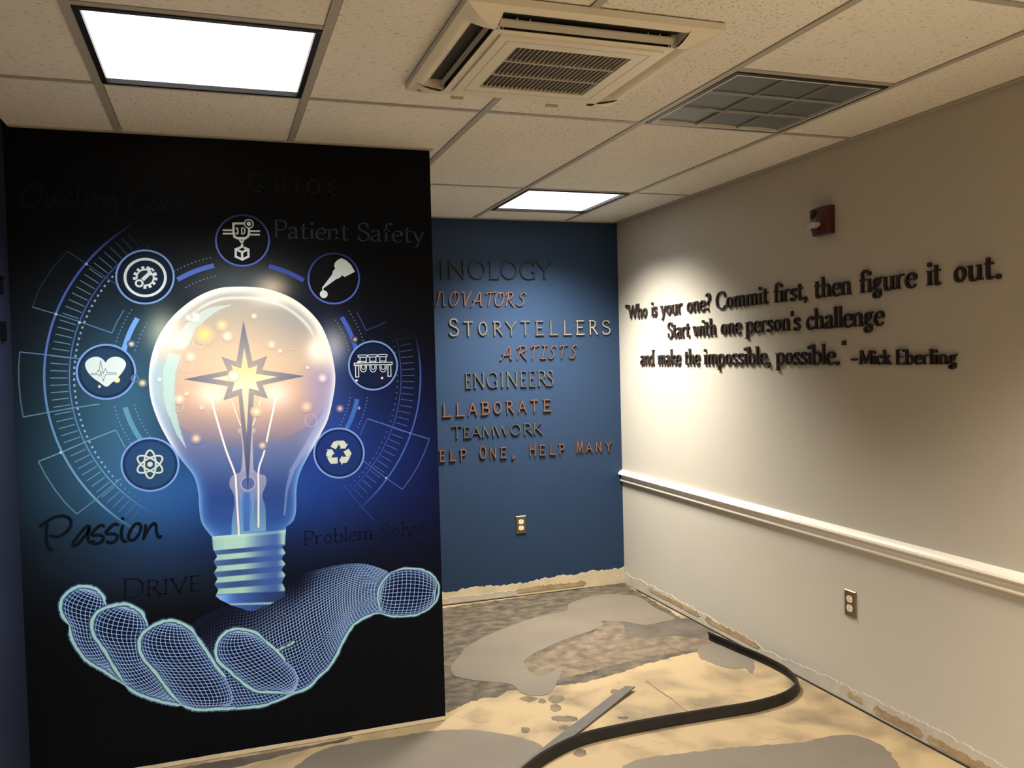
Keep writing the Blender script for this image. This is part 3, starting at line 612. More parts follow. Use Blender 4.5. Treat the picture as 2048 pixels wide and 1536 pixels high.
# words on the blue wall, each letter (char, left px, right px); base and cap heights in pixels at both ends
def zoomr(off, sc, L_): return [(c, off+a*sc, off+b*sc) for c, a, b in L_]
k4, k5 = .28646, .29952
BW = [
 ('TECHNOLOGY', zoomr(840, k4, [('T', -290, -215), ('E', -195, -135), ('C', -120, -25), ('H', 45, 165), ('N', 195, 318), ('O', 337, 460), ('L', 480, 552), ('O', 560, 680), ('G', 697, 808), ('Y', 812, 915)]), (895, 557.4, 1089, 558.3), (522, 524), 'serif', .0092, .0044, 0, 'dark_bronze', 'letter_side', 'dark bronze raised word TECHNOLOGY at the top of the blue wall'),
 ('INNOVATORS', zoomr(840, k4, [('I', 0, 22), ('N', 32, 98), ('N', 112, 192), ('O', 198, 276), ('V', 285, 358), ('A', 358, 446), ('T', 452, 530), ('O', 515, 590), ('R', 590, 662), ('S', 672, 740)]), (875, 612, 1052, 611.5), (583, 586), 'script', .0054, .006, .12, 'copper', 'copper_side', 'copper handwritten style raised word INNOVATORS on the blue wall'),
 ('STORYTELLERS', zoomr(840, k4, [('S', 205, 268), ('T', 306, 366), ('O', 406, 470), ('R', 512, 572), ('Y', 600, 668), ('T', 702, 764), ('E', 806, 858), ('L', 903, 958), ('L', 999, 1052), ('E', 1088, 1140), ('R', 1178, 1234), ('S', 1270, 1325)]), (900, 671.5, 1219, 668), (644.5, 641.3), 'sans', .0088, .008, 0, 'bright_steel', 'letter_side', 'bright steel widely spaced raised word STORYTELLERS on the blue wall'),
 ('ARTISTS', zoomr(840, k4, [('A', 560, 655), ('R', 668, 756), ('T', 762, 832), ('I', 836, 888), ('S', 892, 950), ('T', 965, 1030), ('S', 1035, 1100)]), (1004, 719, 1153, 716.5), (693, 690.5), 'script', .0054, .006, .16, 'copper', 'copper_side', 'copper handwritten style raised word ARTISTS on the blue wall'),
 ('ENGINEERS', zoomr(840, k4, [('E', 315, 358), ('N', 374, 450), ('G', 467, 543), ('I', 562, 582), ('N', 602, 680), ('E', 697, 742), ('E', 758, 803), ('R', 820, 884), ('S', 886, 928)]), (930, 776.5, 1106, 771.5), (747, 741), 'serif', .0074, .0038, 0, 'pewter', 'letter_side', 'pewter serif raised word ENGINEERS on the blue wall'),
 ('COLLABORATE', zoomr(840, k5, [('C', -115, -65), ('O', -28, 26), ('L', 152, 205), ('L', 242, 293), ('A', 322, 378), ('B', 410, 462), ('O', 490, 544), ('R', 575, 622), ('A', 654, 708), ('T', 738, 783), ('E', 822, 869)]), (886, 833.3, 1100, 821.2), (808, 799), 'sans', .0080, .008, 0, 'copper', 'copper_side', 'copper block raised word COLLABORATE low on the blue wall'),
 ('TEAMWORK', zoomr(840, k5, [('T', 213, 278), ('E', 290, 332), ('A', 338, 405), ('M', 415, 495), ('W', 497, 595), ('O', 602, 672), ('R', 690, 746), ('K', 755, 812)]), (905, 877, 1083, 867), (856, 845.5), 'serif', .0056, .0030, 0, 'pewter', 'letter_side', 'pewter serif raised word TEAMWORK under COLLABORATE'),
 ('HELPONE,HELPMANY', zoomr(840, k5, [('H', -15, 30), ('E', 130, 166), ('L', 198, 236), ('P', 268, 308), ('O', 396, 442), ('N', 466, 506), ('E', 536, 574), (',', 608, 632), ('H', 728, 770), ('E', 796, 832), ('L', 864, 900), ('P', 926, 960), ('M', 1042, 1085), ('A', 1106, 1146), ('N', 1170, 1208), ('Y', 1236, 1272)]), (880, 922.5, 1221, 901), (901.5, 883), 'sans', .0068, .006, 0, 'copper', 'copper_side', 'copper raised words HELP ONE, HELP MANY lowest on the blue wall')]
BIG = {'STORYTELLERS': [0], 'HELPONE,HELPMANY': [0, 4, 8, 12], 'TEAMWORK': [0], 'COLLABORATE': []}
for word, LT, (ub0, vb0, ub1, vb1), (vt0, vt1), style, th, tn, sl, mf, ms, lab in BW:
    base = lambda u: vb0+(vb1-vb0)*(u-ub0)/(ub1-ub0); top = lambda u: vt0+(vt1-vt0)*(u-ub0)/(ub1-ub0)
    p0 = ony(LT[0][1], base(LT[0][1]), YB); t = empty('wall_lettering', tuple(p0), lab, 'wall lettering', 'raised words on the blue wall')
    for i, (c, ua, ub_) in enumerate(LT):
        if ua == ub_: continue
        um = (ua+ub_)/2; P0 = ony(ua, base(um), YB); P1 = ony(ub_, base(um), YB); PT = ony(um, top(um), YB)
        S_ = PT[2]-(P0[2]+P1[2])/2; gk = 's'+c if style == 'script' and 's'+c in GL else c
        if i in BIG.get(word, []): S_ *= 1.24 if word != 'TEAMWORK' else 1.14
        Wd = P1[0]-P0[0]; gw = GL[gk][0]; serif_pad = th*.9 if style == 'serif' else th*.6
        k = max(.2, (Wd-serif_pad-sl*S_)/((gw-.08)*S_))
        letter(t, c, 'y', (P0[0]+serif_pad/2-.04*S_*k, (P0[2]+P1[2])/2), S_, k, th, tn, style, sl, .0095, [M[mf], M[ms]])
# ends of two raised words on the left wall
for z, S_, c, y, lab in ((EYE+.262, .05, 'T', 3.262, 'black raised letter at the upper left edge of the view'), (EYE+.105, .055, 'H', 3.262, 'black raised letter at the left edge below the upper one')):
    t = empty('wall_lettering', (XL, y, z), lab, 'wall lettering', 'raised letters on the left wall')
    letter(t, c, 'l', (y, z), S_, .8, .012, .008, 'sans', 0, .012, [M['flat_black'], M['flat_black']])

# ------------------------------------------------------------------ the mural (flat print)
def MP(u, v): p = ony(u, v, MY); return p[..., 0], p[..., 2]
def smooth(a, b, x): t = np.clip((x-a)/(b-a), 0, 1); return t*t*(3-2*t)
def bg(u, v):
    c = np.zeros(u.shape+(3,))+np.array([9., 10., 13.])
    for cx_, cy_, sx, sy, col in ((130, 830, 130, 250, (18, 36, 42)), (270, 790, 110, 190, (36, 66, 80)), (200, 990, 190, 130, (16, 30, 42)), (330, 1010, 120, 110, (12, 32, 58)), (290, 1150, 190, 60, (11, 17, 25)),
                                  (690, 900, 135, 175, (18, 36, 92)), (650, 760, 60, 130, (26, 34, 48)), (520, 1010, 170, 110, (14, 34, 74)), (850, 930, 90, 190, (6, 12, 42)),
                                  (480, 570, 110, 62, (62, 68, 66)), (545, 575, 34, 26, (130, 110, 80)), (325, 662, 34, 42, (120, 110, 80)), (668, 690, 30, 40, (120, 110, 90)), (388, 960, 30, 40, (4, 12, 22)), (600, 965, 30, 60, (2, 8, 14)), (370, 330, 130, 60, (12, 12, 10))):  # last spot: faint grey sheen near the top, painted into the print colour
        c += np.exp(-((u-cx_)/sx)**2-((v-cy_)/sy)**2)[..., None]*np.array(col, float)
    return c
OUT_R = [(487, 573), (537.5, 578.5), (592, 601), (635.5, 641), (658, 687), (668.5, 732), (670.4, 765), (665, 801), (656, 838), (642, 867), (614, 917), (599, 949), (593, 980), (592, 1024), (583, 1049), (572, 1062)]
OUT_L = [(487, 573), (439.5, 576), (394, 594), (350.5, 627.5), (321, 666), (305, 705), (298, 744), (299.5, 785), (308, 820), (327, 864), (358, 914), (386, 950), (396, 983), (399, 1024), (405, 1049), (424, 1074)]
SR, SL_ = spline(OUT_R, 6), spline(OUT_L, 6)
OUTL = np.r_[SL_, SR[::-1]]
def dist_out(u, v):
    d = np.full(u.shape, 1e9)
    for a, b in zip(OUTL[:-1], OUTL[1:]):
        ab = b-a; L2 = ab@ab
        if L2 < 1e-6 or (abs(a[1]-1068) < 12 and abs(b[1]-1068) < 12 and abs(ab[0]) > 40): continue
        t = np.clip(((u-a[0])*ab[0]+(v-a[1])*ab[1])/L2, 0, 1); d = np.minimum(d, (u-a[0]-t*ab[0])**2+(v-a[1]-t*ab[1])**2)
    return np.sqrt(d)
def keyed(v, ks):
    ks = sorted(ks); x = [k[0] for k in ks]; return np.stack([np.interp(v, x, [k[1][i] for k in ks]) for i in range(3)], -1)
def mixc(c, t, w_): w_ = np.clip(w_, 0, 1)[..., None]; return c*(1-w_)+np.array(t, float)*w_
def inpoly(u, v, P):
    r = np.zeros(u.shape, bool); n = len(P)
    for i in range(n):
        (x0, y0), (x1, y1) = P[i], P[(i+1) % n]
        if y0 == y1: continue
        r ^= ((y0 > v) != (y1 > v)) & (u < (x1-x0)*(v-y0)/(y1-y0)+x0)
    return r
WINA = spline([(462, 610), (430, 613), (407, 620.5), (380, 640), (360, 664), (345, 692), (371, 697), (387, 668), (407, 643), (435, 622)], 4, True)
WINB = [(337, 706), (326.7, 739), (325.6, 766.5), (327.9, 796), (334.7, 823.5), (353, 869), (373.4, 898.7), (359.8, 857.7), (350.6, 819), (348.4, 778), (350.6, 743.7), (363, 711.4)]
STRR = [(653.8, 805), (640, 835), (622, 867), (603.6, 898.7), (580, 939), (570.6, 980), (567, 1030), (571, 1030), (576, 980), (589, 942), (612, 905), (634, 866), (650, 832)]
def bulb(u, v):
    d = dist_out(u, v)
    c = keyed(v, [(573, (170, 165, 148)), (640, (182, 166, 142)), (720, (204, 176, 145)), (790, (206, 165, 136)), (830, (178, 146, 132)), (870, (138, 124, 132)), (900, (100, 104, 134)), (940, (62, 78, 124)), (1000, (44, 70, 128)), (1040, (46, 78, 140)), (1075, (62, 104, 170))])
    g = lambda cx_, cy_, sx, sy: np.exp(-((u-cx_)/sx)**2-((v-cy_)/sy)**2)
    c = mixc(c, (252, 205, 150), .75*g(487, 765, 75, 70)); c = mixc(c, (255, 228, 200), .85*g(425, 788, 34, 24)); c = mixc(c, (255, 228, 205), .8*g(552, 788, 30, 26))
    c = mixc(c, (150, 140, 176), .75*smooth(580, 650, u)*smooth(700, 760, v)*(1-smooth(880, 940, v)))
    c = mixc(c, (150, 150, 150), .5*g(600, 640, 60, 50))
    e = ((u-487)/187)**2+((v-735)/158)**2
    c = mixc(c, (96, 118, 160), .38*smooth(.98, 1.02, e)*(v > 760)*(1-smooth(930, 980, v)))
    c = mixc(c, (150, 195, 200), .75*(1-smooth(308, 372, u))*smooth(690, 740, v)*(1-smooth(860, 930, v)))
    # rim
    up = 1-smooth(690, 760, v)
    c = mixc(c, (252, 248, 228), up*np.exp(-(d/15)**2)*.95)
    c = mixc(c, (170, 172, 172), up*.5*np.exp(-((d-17)/3.5)**2))
    c = mixc(c, (240, 236, 218), up*.75*np.exp(-((d-22.5)/3.0)**2)*smooth(360, 420, u)*(1-smooth(618, 634, u)))
    side = smooth(690, 760, v)*(1-smooth(880, 940, v))
    c = mixc(c, (244, 232, 224), side*np.exp(-(d/6)**2)*.9); c = mixc(c, (205, 208, 224), side*np.exp(-(d/16)**2)*.35)
    neck = smooth(880, 940, v)
    c = mixc(c, (160, 205, 215), neck*np.exp(-(d/5)**2)*.75); c = mixc(c, (90, 135, 200), neck*np.exp(-(d/15)**2)*.55)
    c = mixc(c, (200, 214, 202), .72*inpoly(u, v, WINA)); c = mixc(c, (182, 216, 200), .72*inpoly(u, v, WINB)); c = mixc(c, (176, 182, 220), .40*inpoly(u, v, STRR))
    for a in ((332, 672, 34, 34), (648, 690, 20, 34), (548, 594, 44, 16), (632, 700, 18, 22)): c = mixc(c, (255, 240, 212), .95*g(*a))
    return c
BOK = [(409, 668, 11, (255, 215, 120)), (444, 650, 7, (250, 215, 150)), (455, 672, 6, (255, 232, 200)), (508, 632, 4, (255, 225, 190)), (543, 689, 5, (255, 225, 190)), (381, 713, 6, (255, 226, 196)), (390, 634, 6, (255, 246, 225)), (377, 635, 4, (245, 240, 225)),
       (468, 752, 6, (255, 250, 230)), (359, 798, 6, (255, 226, 190)), (613, 813, 7, (255, 205, 160)), (645, 756, 6, (255, 225, 200)), (392, 877, 6, (255, 205, 160)), (513, 823, 6, (255, 222, 180)), (285, 766, 5, (255, 220, 170)), (234, 760, 8, (255, 220, 160)), (199, 773, 4, (240, 190, 170)),
       (263, 688, 4, (245, 225, 200)), (680, 817, 5, (250, 190, 160)), (710, 679, 3.5, (250, 200, 180)), (713, 761, 4, (255, 205, 180)), (717, 724, 4, (250, 215, 160)), (764, 756, 4, (255, 205, 190)), (525, 891, 5, (255, 205, 160)), (560, 702, 3, (255, 225, 190)), (718, 816, 2.5, (230, 190, 200)), (615, 735, 2.5, (240, 235, 235)), (319, 759, 3, (220, 245, 240)), (403, 815, 3, (250, 210, 180)), (373, 787, 3, (250, 220, 190))]
def comp(u, v):
    u = np.asarray(u, float); v = np.asarray(v, float); c = bg(u, v); i = inpoly(u, v, OUTL)
    if i.any(): c[i] = bulb(u[i], v[i])
    return c
class Print:
    """flat print: geometry in mural metres, colour per vertex in display values"""
    def __init__(s, step=1e-5, cyc=100): s.v = []; s.f = []; s.c = []; s.n = 0; s.y = []; s.k = 0; s.step = step; s.cyc = cyc; s.lvl = None
    def add(s, xz, faces, col):
        s.y.append(np.full(len(xz), (s.k % s.cyc)*s.step if s.lvl is None else s.lvl+(s.k % 5)*s.step)); s.k += 1
        xz = np.asarray(xz, float); col = np.asarray(col, float)
        if col.ndim == 1: col = np.tile(col, (len(xz), 1))
        s.v.append(xz); s.c.append(col); s.f += [tuple(i+s.n for i in f) for f in faces]; s.n += len(xz)
    def alpha(s, xz, col, al):
        xz = np.asarray(xz, float); al = np.broadcast_to(np.asarray(al, float), (len(xz),))[:, None]
        if al.min() >= .999: return np.tile(np.array(col, float), (len(xz), 1)) if np.ndim(col) == 1 else col
        P = np.c_[xz[:, 0], np.full(len(xz), MY), xz[:, 1]]; u, v = proj(P); b = s.back(u, v) if hasattr(s, 'back') else comp(u, v)
        return b*(1-al)+np.asarray(col, float)*al
    def ribbon(s, xz, w_, col, al=1., closed=False):
        xz = np.asarray(xz, float); n = len(xz)
        if closed: d = np.roll(xz, -1, 0)-np.roll(xz, 1, 0)
        else: d = np.gradient(xz, axis=0)
        d /= np.maximum(np.hypot(d[:, 0], d[:, 1]), 1e-9)[:, None]; nn = np.c_[-d[:, 1], d[:, 0]]*np.broadcast_to(np.asarray(w_, float), (n,))[:, None]/2
        al = np.broadcast_to(np.asarray(al, float), (n,)); col = np.asarray(col, float)
        if col.ndim == 1: col = np.tile(col, (n, 1))
        A = np.r_[xz+nn, xz-nn]; c = s.alpha(A, np.r_[col, col], np.r_[al, al])
        K = n if closed else n-1
        s.add(A, [(i, (i+1) % n, n+(i+1) % n, n+i) for i in range(K)], c)
    def fill(s, xz, col, al=1.):
        xz = np.asarray(xz, float); tri = tessellate_polygon([[Vector((x, z, 0)) for x, z in xz]])
        s.add(xz, [tuple(t) for t in tri], s.alpha(xz, col, al))
    def disc(s, c, r, col, al=1., n=28, soft=False):
        t = np.linspace(0, 2*math.pi, n, endpoint=False); rings = [0, .25, .5, .75, 1.] if soft else [0, 1.]
        pts = [(c[0], c[1])]; a = [1.]
        for k in rings[1:]:
            pts += [(c[0]+r*k*math.cos(x), c[1]+r*k*math.sin(x)) for x in t]; a += [max(0, (math.exp(-(k*1.7)**2)-.055)/.945) if soft else 1.]*n
        f = [(0, 1+i, 1+(i+1) % n) for i in range(n)]
        for m_ in range(len(rings)-2): f += [(1+m_*n+i, 1+(m_+1)*n+i, 1+(m_+1)*n+(i+1) % n, 1+m_*n+(i+1) % n) for i in range(n)]
        s.add(pts, f, s.alpha(np.array(pts), col, np.array(a)*al))
    def build(s, name, parent, off, label=None):
        V = np.concatenate(s.v); Cc = lin(np.concatenate(s.c))/PRINT_GAIN
        ff = []
        for f in s.f:                                 # every face looks into the room
            a, b, c = V[f[0]], V[f[1]], V[f[2]]; ar = (b[0]-a[0])*(c[1]-a[1])-(b[1]-a[1])*(c[0]-a[0])
            ff.append(f if ar > 0 else f[::-1])
        s.f = ff
        me = bpy.data.meshes.new(name); me.from_pydata([(x-parent.location.x, -(off+y)*.2, z-parent.location.z) for (x, z), y in zip(V, np.concatenate(s.y))], [], s.f)
        a = me.color_attributes.new('print', 'FLOAT_COLOR', 'POINT'); a.data.foreach_set('color', np.c_[np.minimum(Cc, .92), np.ones(len(Cc))].astype(np.float32).ravel())
        me.materials.append(M['print']); me.update()
        # make all faces look towards the room (-y)
        o = bpy.data.objects.new(name, me); C.objects.link(o); o.parent = parent
        if label: o['label'] = label
        return o
PXM = .00206                                       # metres per photo pixel on the mural
def mp(P): P = np.asarray(P, float); x, z = MP(P[..., 0], P[..., 1]); return np.stack([x, z], -1)
mural = empty('mural', ((MX0+MX1)/2, MY, .02), 'dark blue printed mural of a glowing light bulb above a wireframe hand', 'mural')
pr_ = Print(); nx, nz = 400, 590
gx = np.linspace(MX0+.001, MX1, nx); gz = np.linspace(.018, H-.001, nz); X_, Z_ = np.meshgrid(gx, gz)
P = np.stack([X_, np.full_like(X_, MY), Z_], -1).reshape(-1, 3); u, v = proj(P); idx = np.arange(nx*nz).reshape(nz, nx)
fc = np.stack([idx[:-1, :-1], idx[:-1, 1:], idx[1:, 1:], idx[1:, :-1]], -1).reshape(-1, 4)
pr_.add(P[:, [0, 2]], [tuple(f) for f in fc.tolist()], bg(u, v)); pr_.build('printed_ground', mural, .0006)
# bulb glass as its own part
pr_ = Print(); ys = np.r_[np.linspace(573.3, 600, 28), np.linspace(602, 1074, 300)]
rows2 = []; Ly, Lx = SL_[:, 1], SL_[:, 0]; Ry, Rx = SR[:, 1], SR[:, 0]; nc = 190
def edge(S, y):
    out = np.interp(y, S[:, 1], S[:, 0]); return out
oL = SL_[np.argsort(SL_[:, 1])]; oR = SR[np.argsort(SR[:, 1])]
t = (1-np.cos(np.linspace(0, math.pi, nc)))/2; t = .5*t+.5*np.linspace(0, 1, nc)
U = np.array([np.interp(y, oL[:, 1], oL[:, 0])*(1-t)+np.interp(y, oR[:, 1], oR[:, 0])*t for y in ys]); V = np.repeat(ys[:, None], nc, 1)
# bottom rows follow the slanted socket edge
V = np.where(V > 1040, V-(V-1040)/34*np.clip((U-424)/148, 0, 1)*13, V)
idx = np.arange(U.size).reshape(U.shape); fc = np.stack([idx[:-1, :-1], idx[:-1, 1:], idx[1:, 1:], idx[1:, :-1]], -1).reshape(-1, 4)
cc = bulb(U.ravel(), V.ravel())
pr_.add(mp(np.c_[U.ravel(), V.ravel()]), [tuple(f) for f in fc.tolist()], cc); pr_.build('printed_bulb', mural, .0010, 'printed glass light bulb glowing warm')
# socket
pr_ = Print()
EL_ = [(1073, 424), (1098, 426), (1103, 428), (1114, 434.5), (1124, 427), (1136, 434.5), (1146, 427.5), (1159, 435), (1169, 428.5), (1181, 437), (1192, 431), (1200, 440), (1211, 462), (1218, 485), (1222, 496)]
ER_ = [(1073, 572), (1098, 570), (1103, 571), (1106, 564), (1119, 571), (1130, 563), (1141, 571), (1152, 563), (1163, 571), (1175, 564), (1186, 570), (1200, 568), (1211, 540), (1218, 520), (1222, 510)]
yy = np.linspace(1073, 1222, 130); t = np.linspace(0, 1, 70)
x0_ = np.interp(yy, *zip(*EL_)); x1_ = np.interp(yy, *zip(*ER_)); U = x0_[:, None]*(1-t)+x1_[:, None]*t; VV = np.repeat(yy[:, None], 70, 1)
V = VV-(U-424)*.09*np.clip((1225-VV)/60, 0, 1)
ph = (VV-1100)/22.5; fr_ = ph-np.floor(ph); s_ = (U-424)/148
mint = np.array([172, 212, 190.]); blue = np.array([62, 92, 160.]); dark = np.array([36, 52, 100.])
hl = np.clip(1.15*np.exp(-((s_-.30)/.33)**2)+.85*np.exp(-((s_-.97)/.06)**2)+.25*np.exp(-((s_-.05)/.06)**2), 0, 1)
band = smooth(.42, .52, fr_)*(1-smooth(.93, 1., fr_)); body_ = (VV > 1101) & (VV < 1190)
c = blue+(mint-blue)*(hl*np.where(body_, .25+.75*band, 1.))[..., None]
c = c*(1-.55*np.where(body_, (1-band)*np.exp(-((s_-.35)/.3)**2), 0)[..., None])+dark*.55*np.where(body_, (1-band)*np.exp(-((s_-.35)/.3)**2), 0)[..., None]
low = VV >= 1190; c = np.where(low[..., None], np.array([70, 104, 178.])*(1-.4*smooth(.2, .9, s_))[..., None]+mint*.35*np.exp(-((s_-.1)/.15)**2)[..., None], c)
c = np.where((VV > 1207)[..., None] & (VV < 1211)[..., None], np.array([150, 190, 200.]), c)
c = np.where((VV < 1079)[..., None], c*.6+np.array([190, 222, 205.])*.4, c)
idx = np.arange(U.size).reshape(U.shape); fc = np.stack([idx[:-1, :-1], idx[:-1, 1:], idx[1:, 1:], idx[1:, :-1]], -1).reshape(-1, 4)
pr_.add(mp(np.c_[U.ravel(), V.ravel()]), [tuple(f) for f in fc.tolist()], c.reshape(-1, 3)); pr_.build('printed_bulb_socket', mural, .0013, 'printed screw cap of the bulb in mint and blue bands')
# stem and wires
pr_ = Print()
stem = spline([(463, 1069), (464, 1040), (468, 1015), (469, 1000), (466, 985), (460, 975), (459, 962), (464, 952), (474, 947), (482, 940), (485, 900), (481, 868), (478, 866), (475, 862), (478, 857), (484, 856), (505, 856), (510, 858), (511, 863), (507, 867), (505, 870), (506, 930), (510, 942), (518, 948), (530, 951), (533, 962), (530, 975), (525, 987), (526, 1000), (531, 1015), (532, 1062)], 3)
pr_.back = comp
def stemcol(xz):
    P = np.c_[xz[:, 0], np.full(len(xz), MY), xz[:, 1]]; return proj(P)
xz = mp(stem); u, v = stemcol(xz); cs = keyed(v, [(856, (205, 180, 172)), (940, (190, 175, 185)), (985, (176, 170, 180)), (1010, (120, 150, 185)), (1069, (150, 200, 195))])
pr_.fill(xz, cs, .62)
for P, w_, col, a_ in (([(480, 1064), (481, 985)], 3, (120, 160, 205), .8), ([(505, 1062), (506, 985)], 3, (120, 160, 205), .8), ([(493, 1062), (493, 985)], 11, (70, 110, 175), .9),
                       ([(487, 870), (488, 944)], 3, (215, 200, 205), .6), ([(503, 870), (505, 944)], 3, (215, 200, 205), .6)):
    pr_.ribbon(mp(P), w_*PXM, col, a_)
c0 = mp(np.array([496., 967.])); pr_.disc(c0, 14*PXM, (150, 160, 190)); pr_.disc(c0, 11.5*PXM, (86, 98, 140))
for P, w_ in (([(423, 800), (434, 840), (452, 900), (469.5, 947), (472, 970), (475, 1020), (478, 1072)], 3.4), ([(553, 790), (540, 850), (528, 905), (517.5, 938), (517, 980), (517, 1055)], 3.2), ([(463, 798), (472, 826), (482, 852)], 1.6), ([(521, 798), (514, 826), (505, 852)], 1.6)):
    pr_.ribbon(mp(spline(P, 5)), w_*PXM, (250, 228, 216), .95)
pr_.build('printed_filament_stem', mural, .0016, 'printed glass stem and wires inside the bulb')
# star
outer = [(486.9, 641.6), (505, 723), (534.3, 711.9), (524.6, 739.6), (609.5, 752), (525, 770.3), (535.9, 797.3), (508, 789.5), (502, 880), (496, 983), (486, 880), (476.7, 791.4), (446.4, 800.8), (456.2, 772.3), (366.8, 758.6), (454.8, 741), (442.9, 713.3), (472.8, 723.4)]
inner = [(488.4, 695), (496.8, 737), (515.2, 730.5), (511.3, 747.5), (554.8, 753.7), (511.3, 763.7), (518, 781.3), (497.8, 776.4), (493.3, 867.6), (483.5, 776.8), (464, 783.2), (469.3, 764.5), (424, 757.2), (468.5, 748), (462.7, 730.5), (482.2, 737)]
def star(P, colf, prn):
    P = np.array(P, float); ctr = np.array([488., 756.]); n = len(P); pts = [ctr]; 
    K = 5
    for k in range(1, K+1): pts += list(ctr+(P-ctr)*k/K)
    pts = np.array(pts); f = [(0, 1+i, 1+(i+1) % n) for i in range(n)]
    for m_ in range(K-1): f += [(1+m_*n+i, 1+(m_+1)*n+i, 1+(m_+1)*n+(i+1) % n, 1+m_*n+(i+1) % n) for i in range(n)]
    prn.add(mp(pts), f, colf(pts))
pr_ = Print(); star(outer, lambda p: keyed(np.hypot(p[:, 0]-488, p[:, 1]-756), [(0, (168, 152, 138)), (45, (160, 148, 136)), (80, (128, 122, 128)), (125, (92, 98, 118)), (230, (48, 60, 96))]), pr_)
pr_.build('printed_star', mural, .0022, 'grey outline of an eight pointed star')
pr_ = Print(); star(inner, lambda p: keyed(p[:, 1], [(695, (238, 192, 142)), (745, (250, 206, 146)), (785, (255, 226, 190)), (830, (240, 190, 140)), (868, (200, 170, 150))]), pr_)
pr_.build('printed_star_centre', mural, .0025, 'glowing orange heart of the star')
# bokeh
IC = [(485, 481, 54.5, 52), (290, 554, 59, 54.5), (667.5, 557, 52, 51.5), (212, 743.7, 60, 55.5), (746, 731, 49.5, 49.5), (300, 929, 58.5, 54), (678, 906, 51, 50.5)]
for x, y, r, col in BOK:
    pr_ = Print(); on_icon = any(((x-a)/(c+4))**2+((y-b)/(d+4))**2 < 1 for a, b, c, d in IC); pr_.disc(mp(np.array([x, y], float)), r*(.62 if on_icon else 1.9)*PXM, col, 1. if on_icon else .95, 16, not on_icon); pr_.build('printed_speck', mural, .0042+1e-5*(BOK.index((x, y, r, col))*3))
for x, y, r, col in ((586, 722, 20, (225, 180, 145)), (622, 841, 11, (205, 175, 170)), (373, 732, 10, (215, 195, 165)), (398, 683, 11, (225, 200, 150)), (356, 812, 9, (190, 190, 175)), (270, 757, 5.5, (120, 140, 150))):
    c0 = mp(np.array([x, y], float)); tt_ = np.linspace(0, 2*math.pi, 30, endpoint=False)
    pr_ = Print(); pr_.ribbon(np.c_[c0[0]+r*PXM*np.cos(tt_), c0[1]+r*1.12*PXM*np.sin(tt_)], 2.4*PXM, col, .55, True); pr_.build('printed_halo', mural, .0040)
# dial rings
HC = np.array([.1043, EYE-.050])
def pol(px):
    p = mp(np.array(px, float)); d = p-HC; return np.hypot(*d), math.atan2(d[1], d[0])
def arc(r, a0, a1, n=80): t = np.linspace(a0, a1, n); return np.c_[HC[0]+r*np.cos(t), HC[1]+r*np.sin(t)], t
def wrap(a): return a if a > 0 else a+2*math.pi
dial = Print(1e-5, 40)
aT, aB = wrap(pol((300, 440))[1]), wrap(pol((300, 1075))[1])
def fade(n, k=.18): t = np.linspace(0, 1, n); return smooth(0, k, t)*(1-smooth(1-k, 1, t))
colL = lambda n: np.array([np.array([84, 108, 200.])*(1-t)+np.array([122, 182, 190.])*t for t in np.clip(np.linspace(-.35, 1.1, n), 0, 1)])
P, t = arc(.6866, aT, aB, 120); dial.ribbon(P, 3.6*PXM, colL(120), .85*fade(120))
P, t = arc(.6058, aT+.02, aB, 120); dial.ribbon(P, 2*PXM, colL(120)*1.05, .7*fade(120))
for i in range(int((aB-aT)/.0397)):
    a_ = aT+.0397*(i+.5); f_ = (a_-aT)/(aB-aT); al = .75*float(smooth(0, .2, f_)*(1-smooth(.8, 1, f_)))
    dd = np.array([math.cos(a_), math.sin(a_)]); dial.ribbon([HC+dd*.612, HC+dd*.668], 1.5*PXM, (130, 165, 185), al)
for i in range(int((aB-aT)/.036)):
    a_ = aT+.036*(i+.5); f_ = (a_-aT)/(aB-aT); al = .85*float(smooth(0, .15, f_)*(1-smooth(.75, .95, f_)))
    dd = np.array([math.cos(a_), math.sin(a_)]); dial.ribbon([HC+dd*.587, HC+dd*.594], 4*PXM, (150, 175, 205), al)
a0_, a1_ = pol((700, 1040))[1], pol((815, 650))[1]
P, t = arc(.6866, a0_, a1_, 90); dial.ribbon(P, 3*PXM, (86, 118, 200), .8*fade(90, .25))
P, t = arc(.6058, a0_, a1_+.05, 90); dial.ribbon(P, 1.8*PXM, (90, 110, 180), .6*fade(90, .25))
for i in range(int((a1_-a0_)/.0397)):
    a_ = a0_+.0397*(i+.5); f_ = (a_-a0_)/(a1_-a0_); al = .6*float(smooth(0, .2, f_)*(1-smooth(.85, 1, f_)))
    dd = np.array([math.cos(a_), math.sin(a_)]); dial.ribbon([HC+dd*.612, HC+dd*.662], 1.4*PXM, (120, 135, 180), al)
    dial.ribbon([HC+dd*.588, HC+dd*.594], 3.4*PXM, (95, 120, 175), al)
for p0, p1, col, wd_ in (((356, 560.6), (428.6, 533.6), (84, 112, 200), .9), ((537, 535.7), (607, 561.7), (66, 84, 172), .95), ((275.4, 636.7), (246, 705.7), (118, 168, 226), .9), ((250.5, 814.7), (284, 886), (96, 150, 172), .85), ((684, 634), (711.6, 700), (66, 98, 190), .95), ((714, 798), (690, 864), (62, 110, 178), .9)):
    (ra, a), (rb, b) = pol(p0), pol(p1); a, b = (wrap(a), wrap(b)) if p0[0] < 487 else (a, b)
    P, t = arc(.437, a, b, 16); dial.ribbon(P, 8.5*PXM, col, wd_)
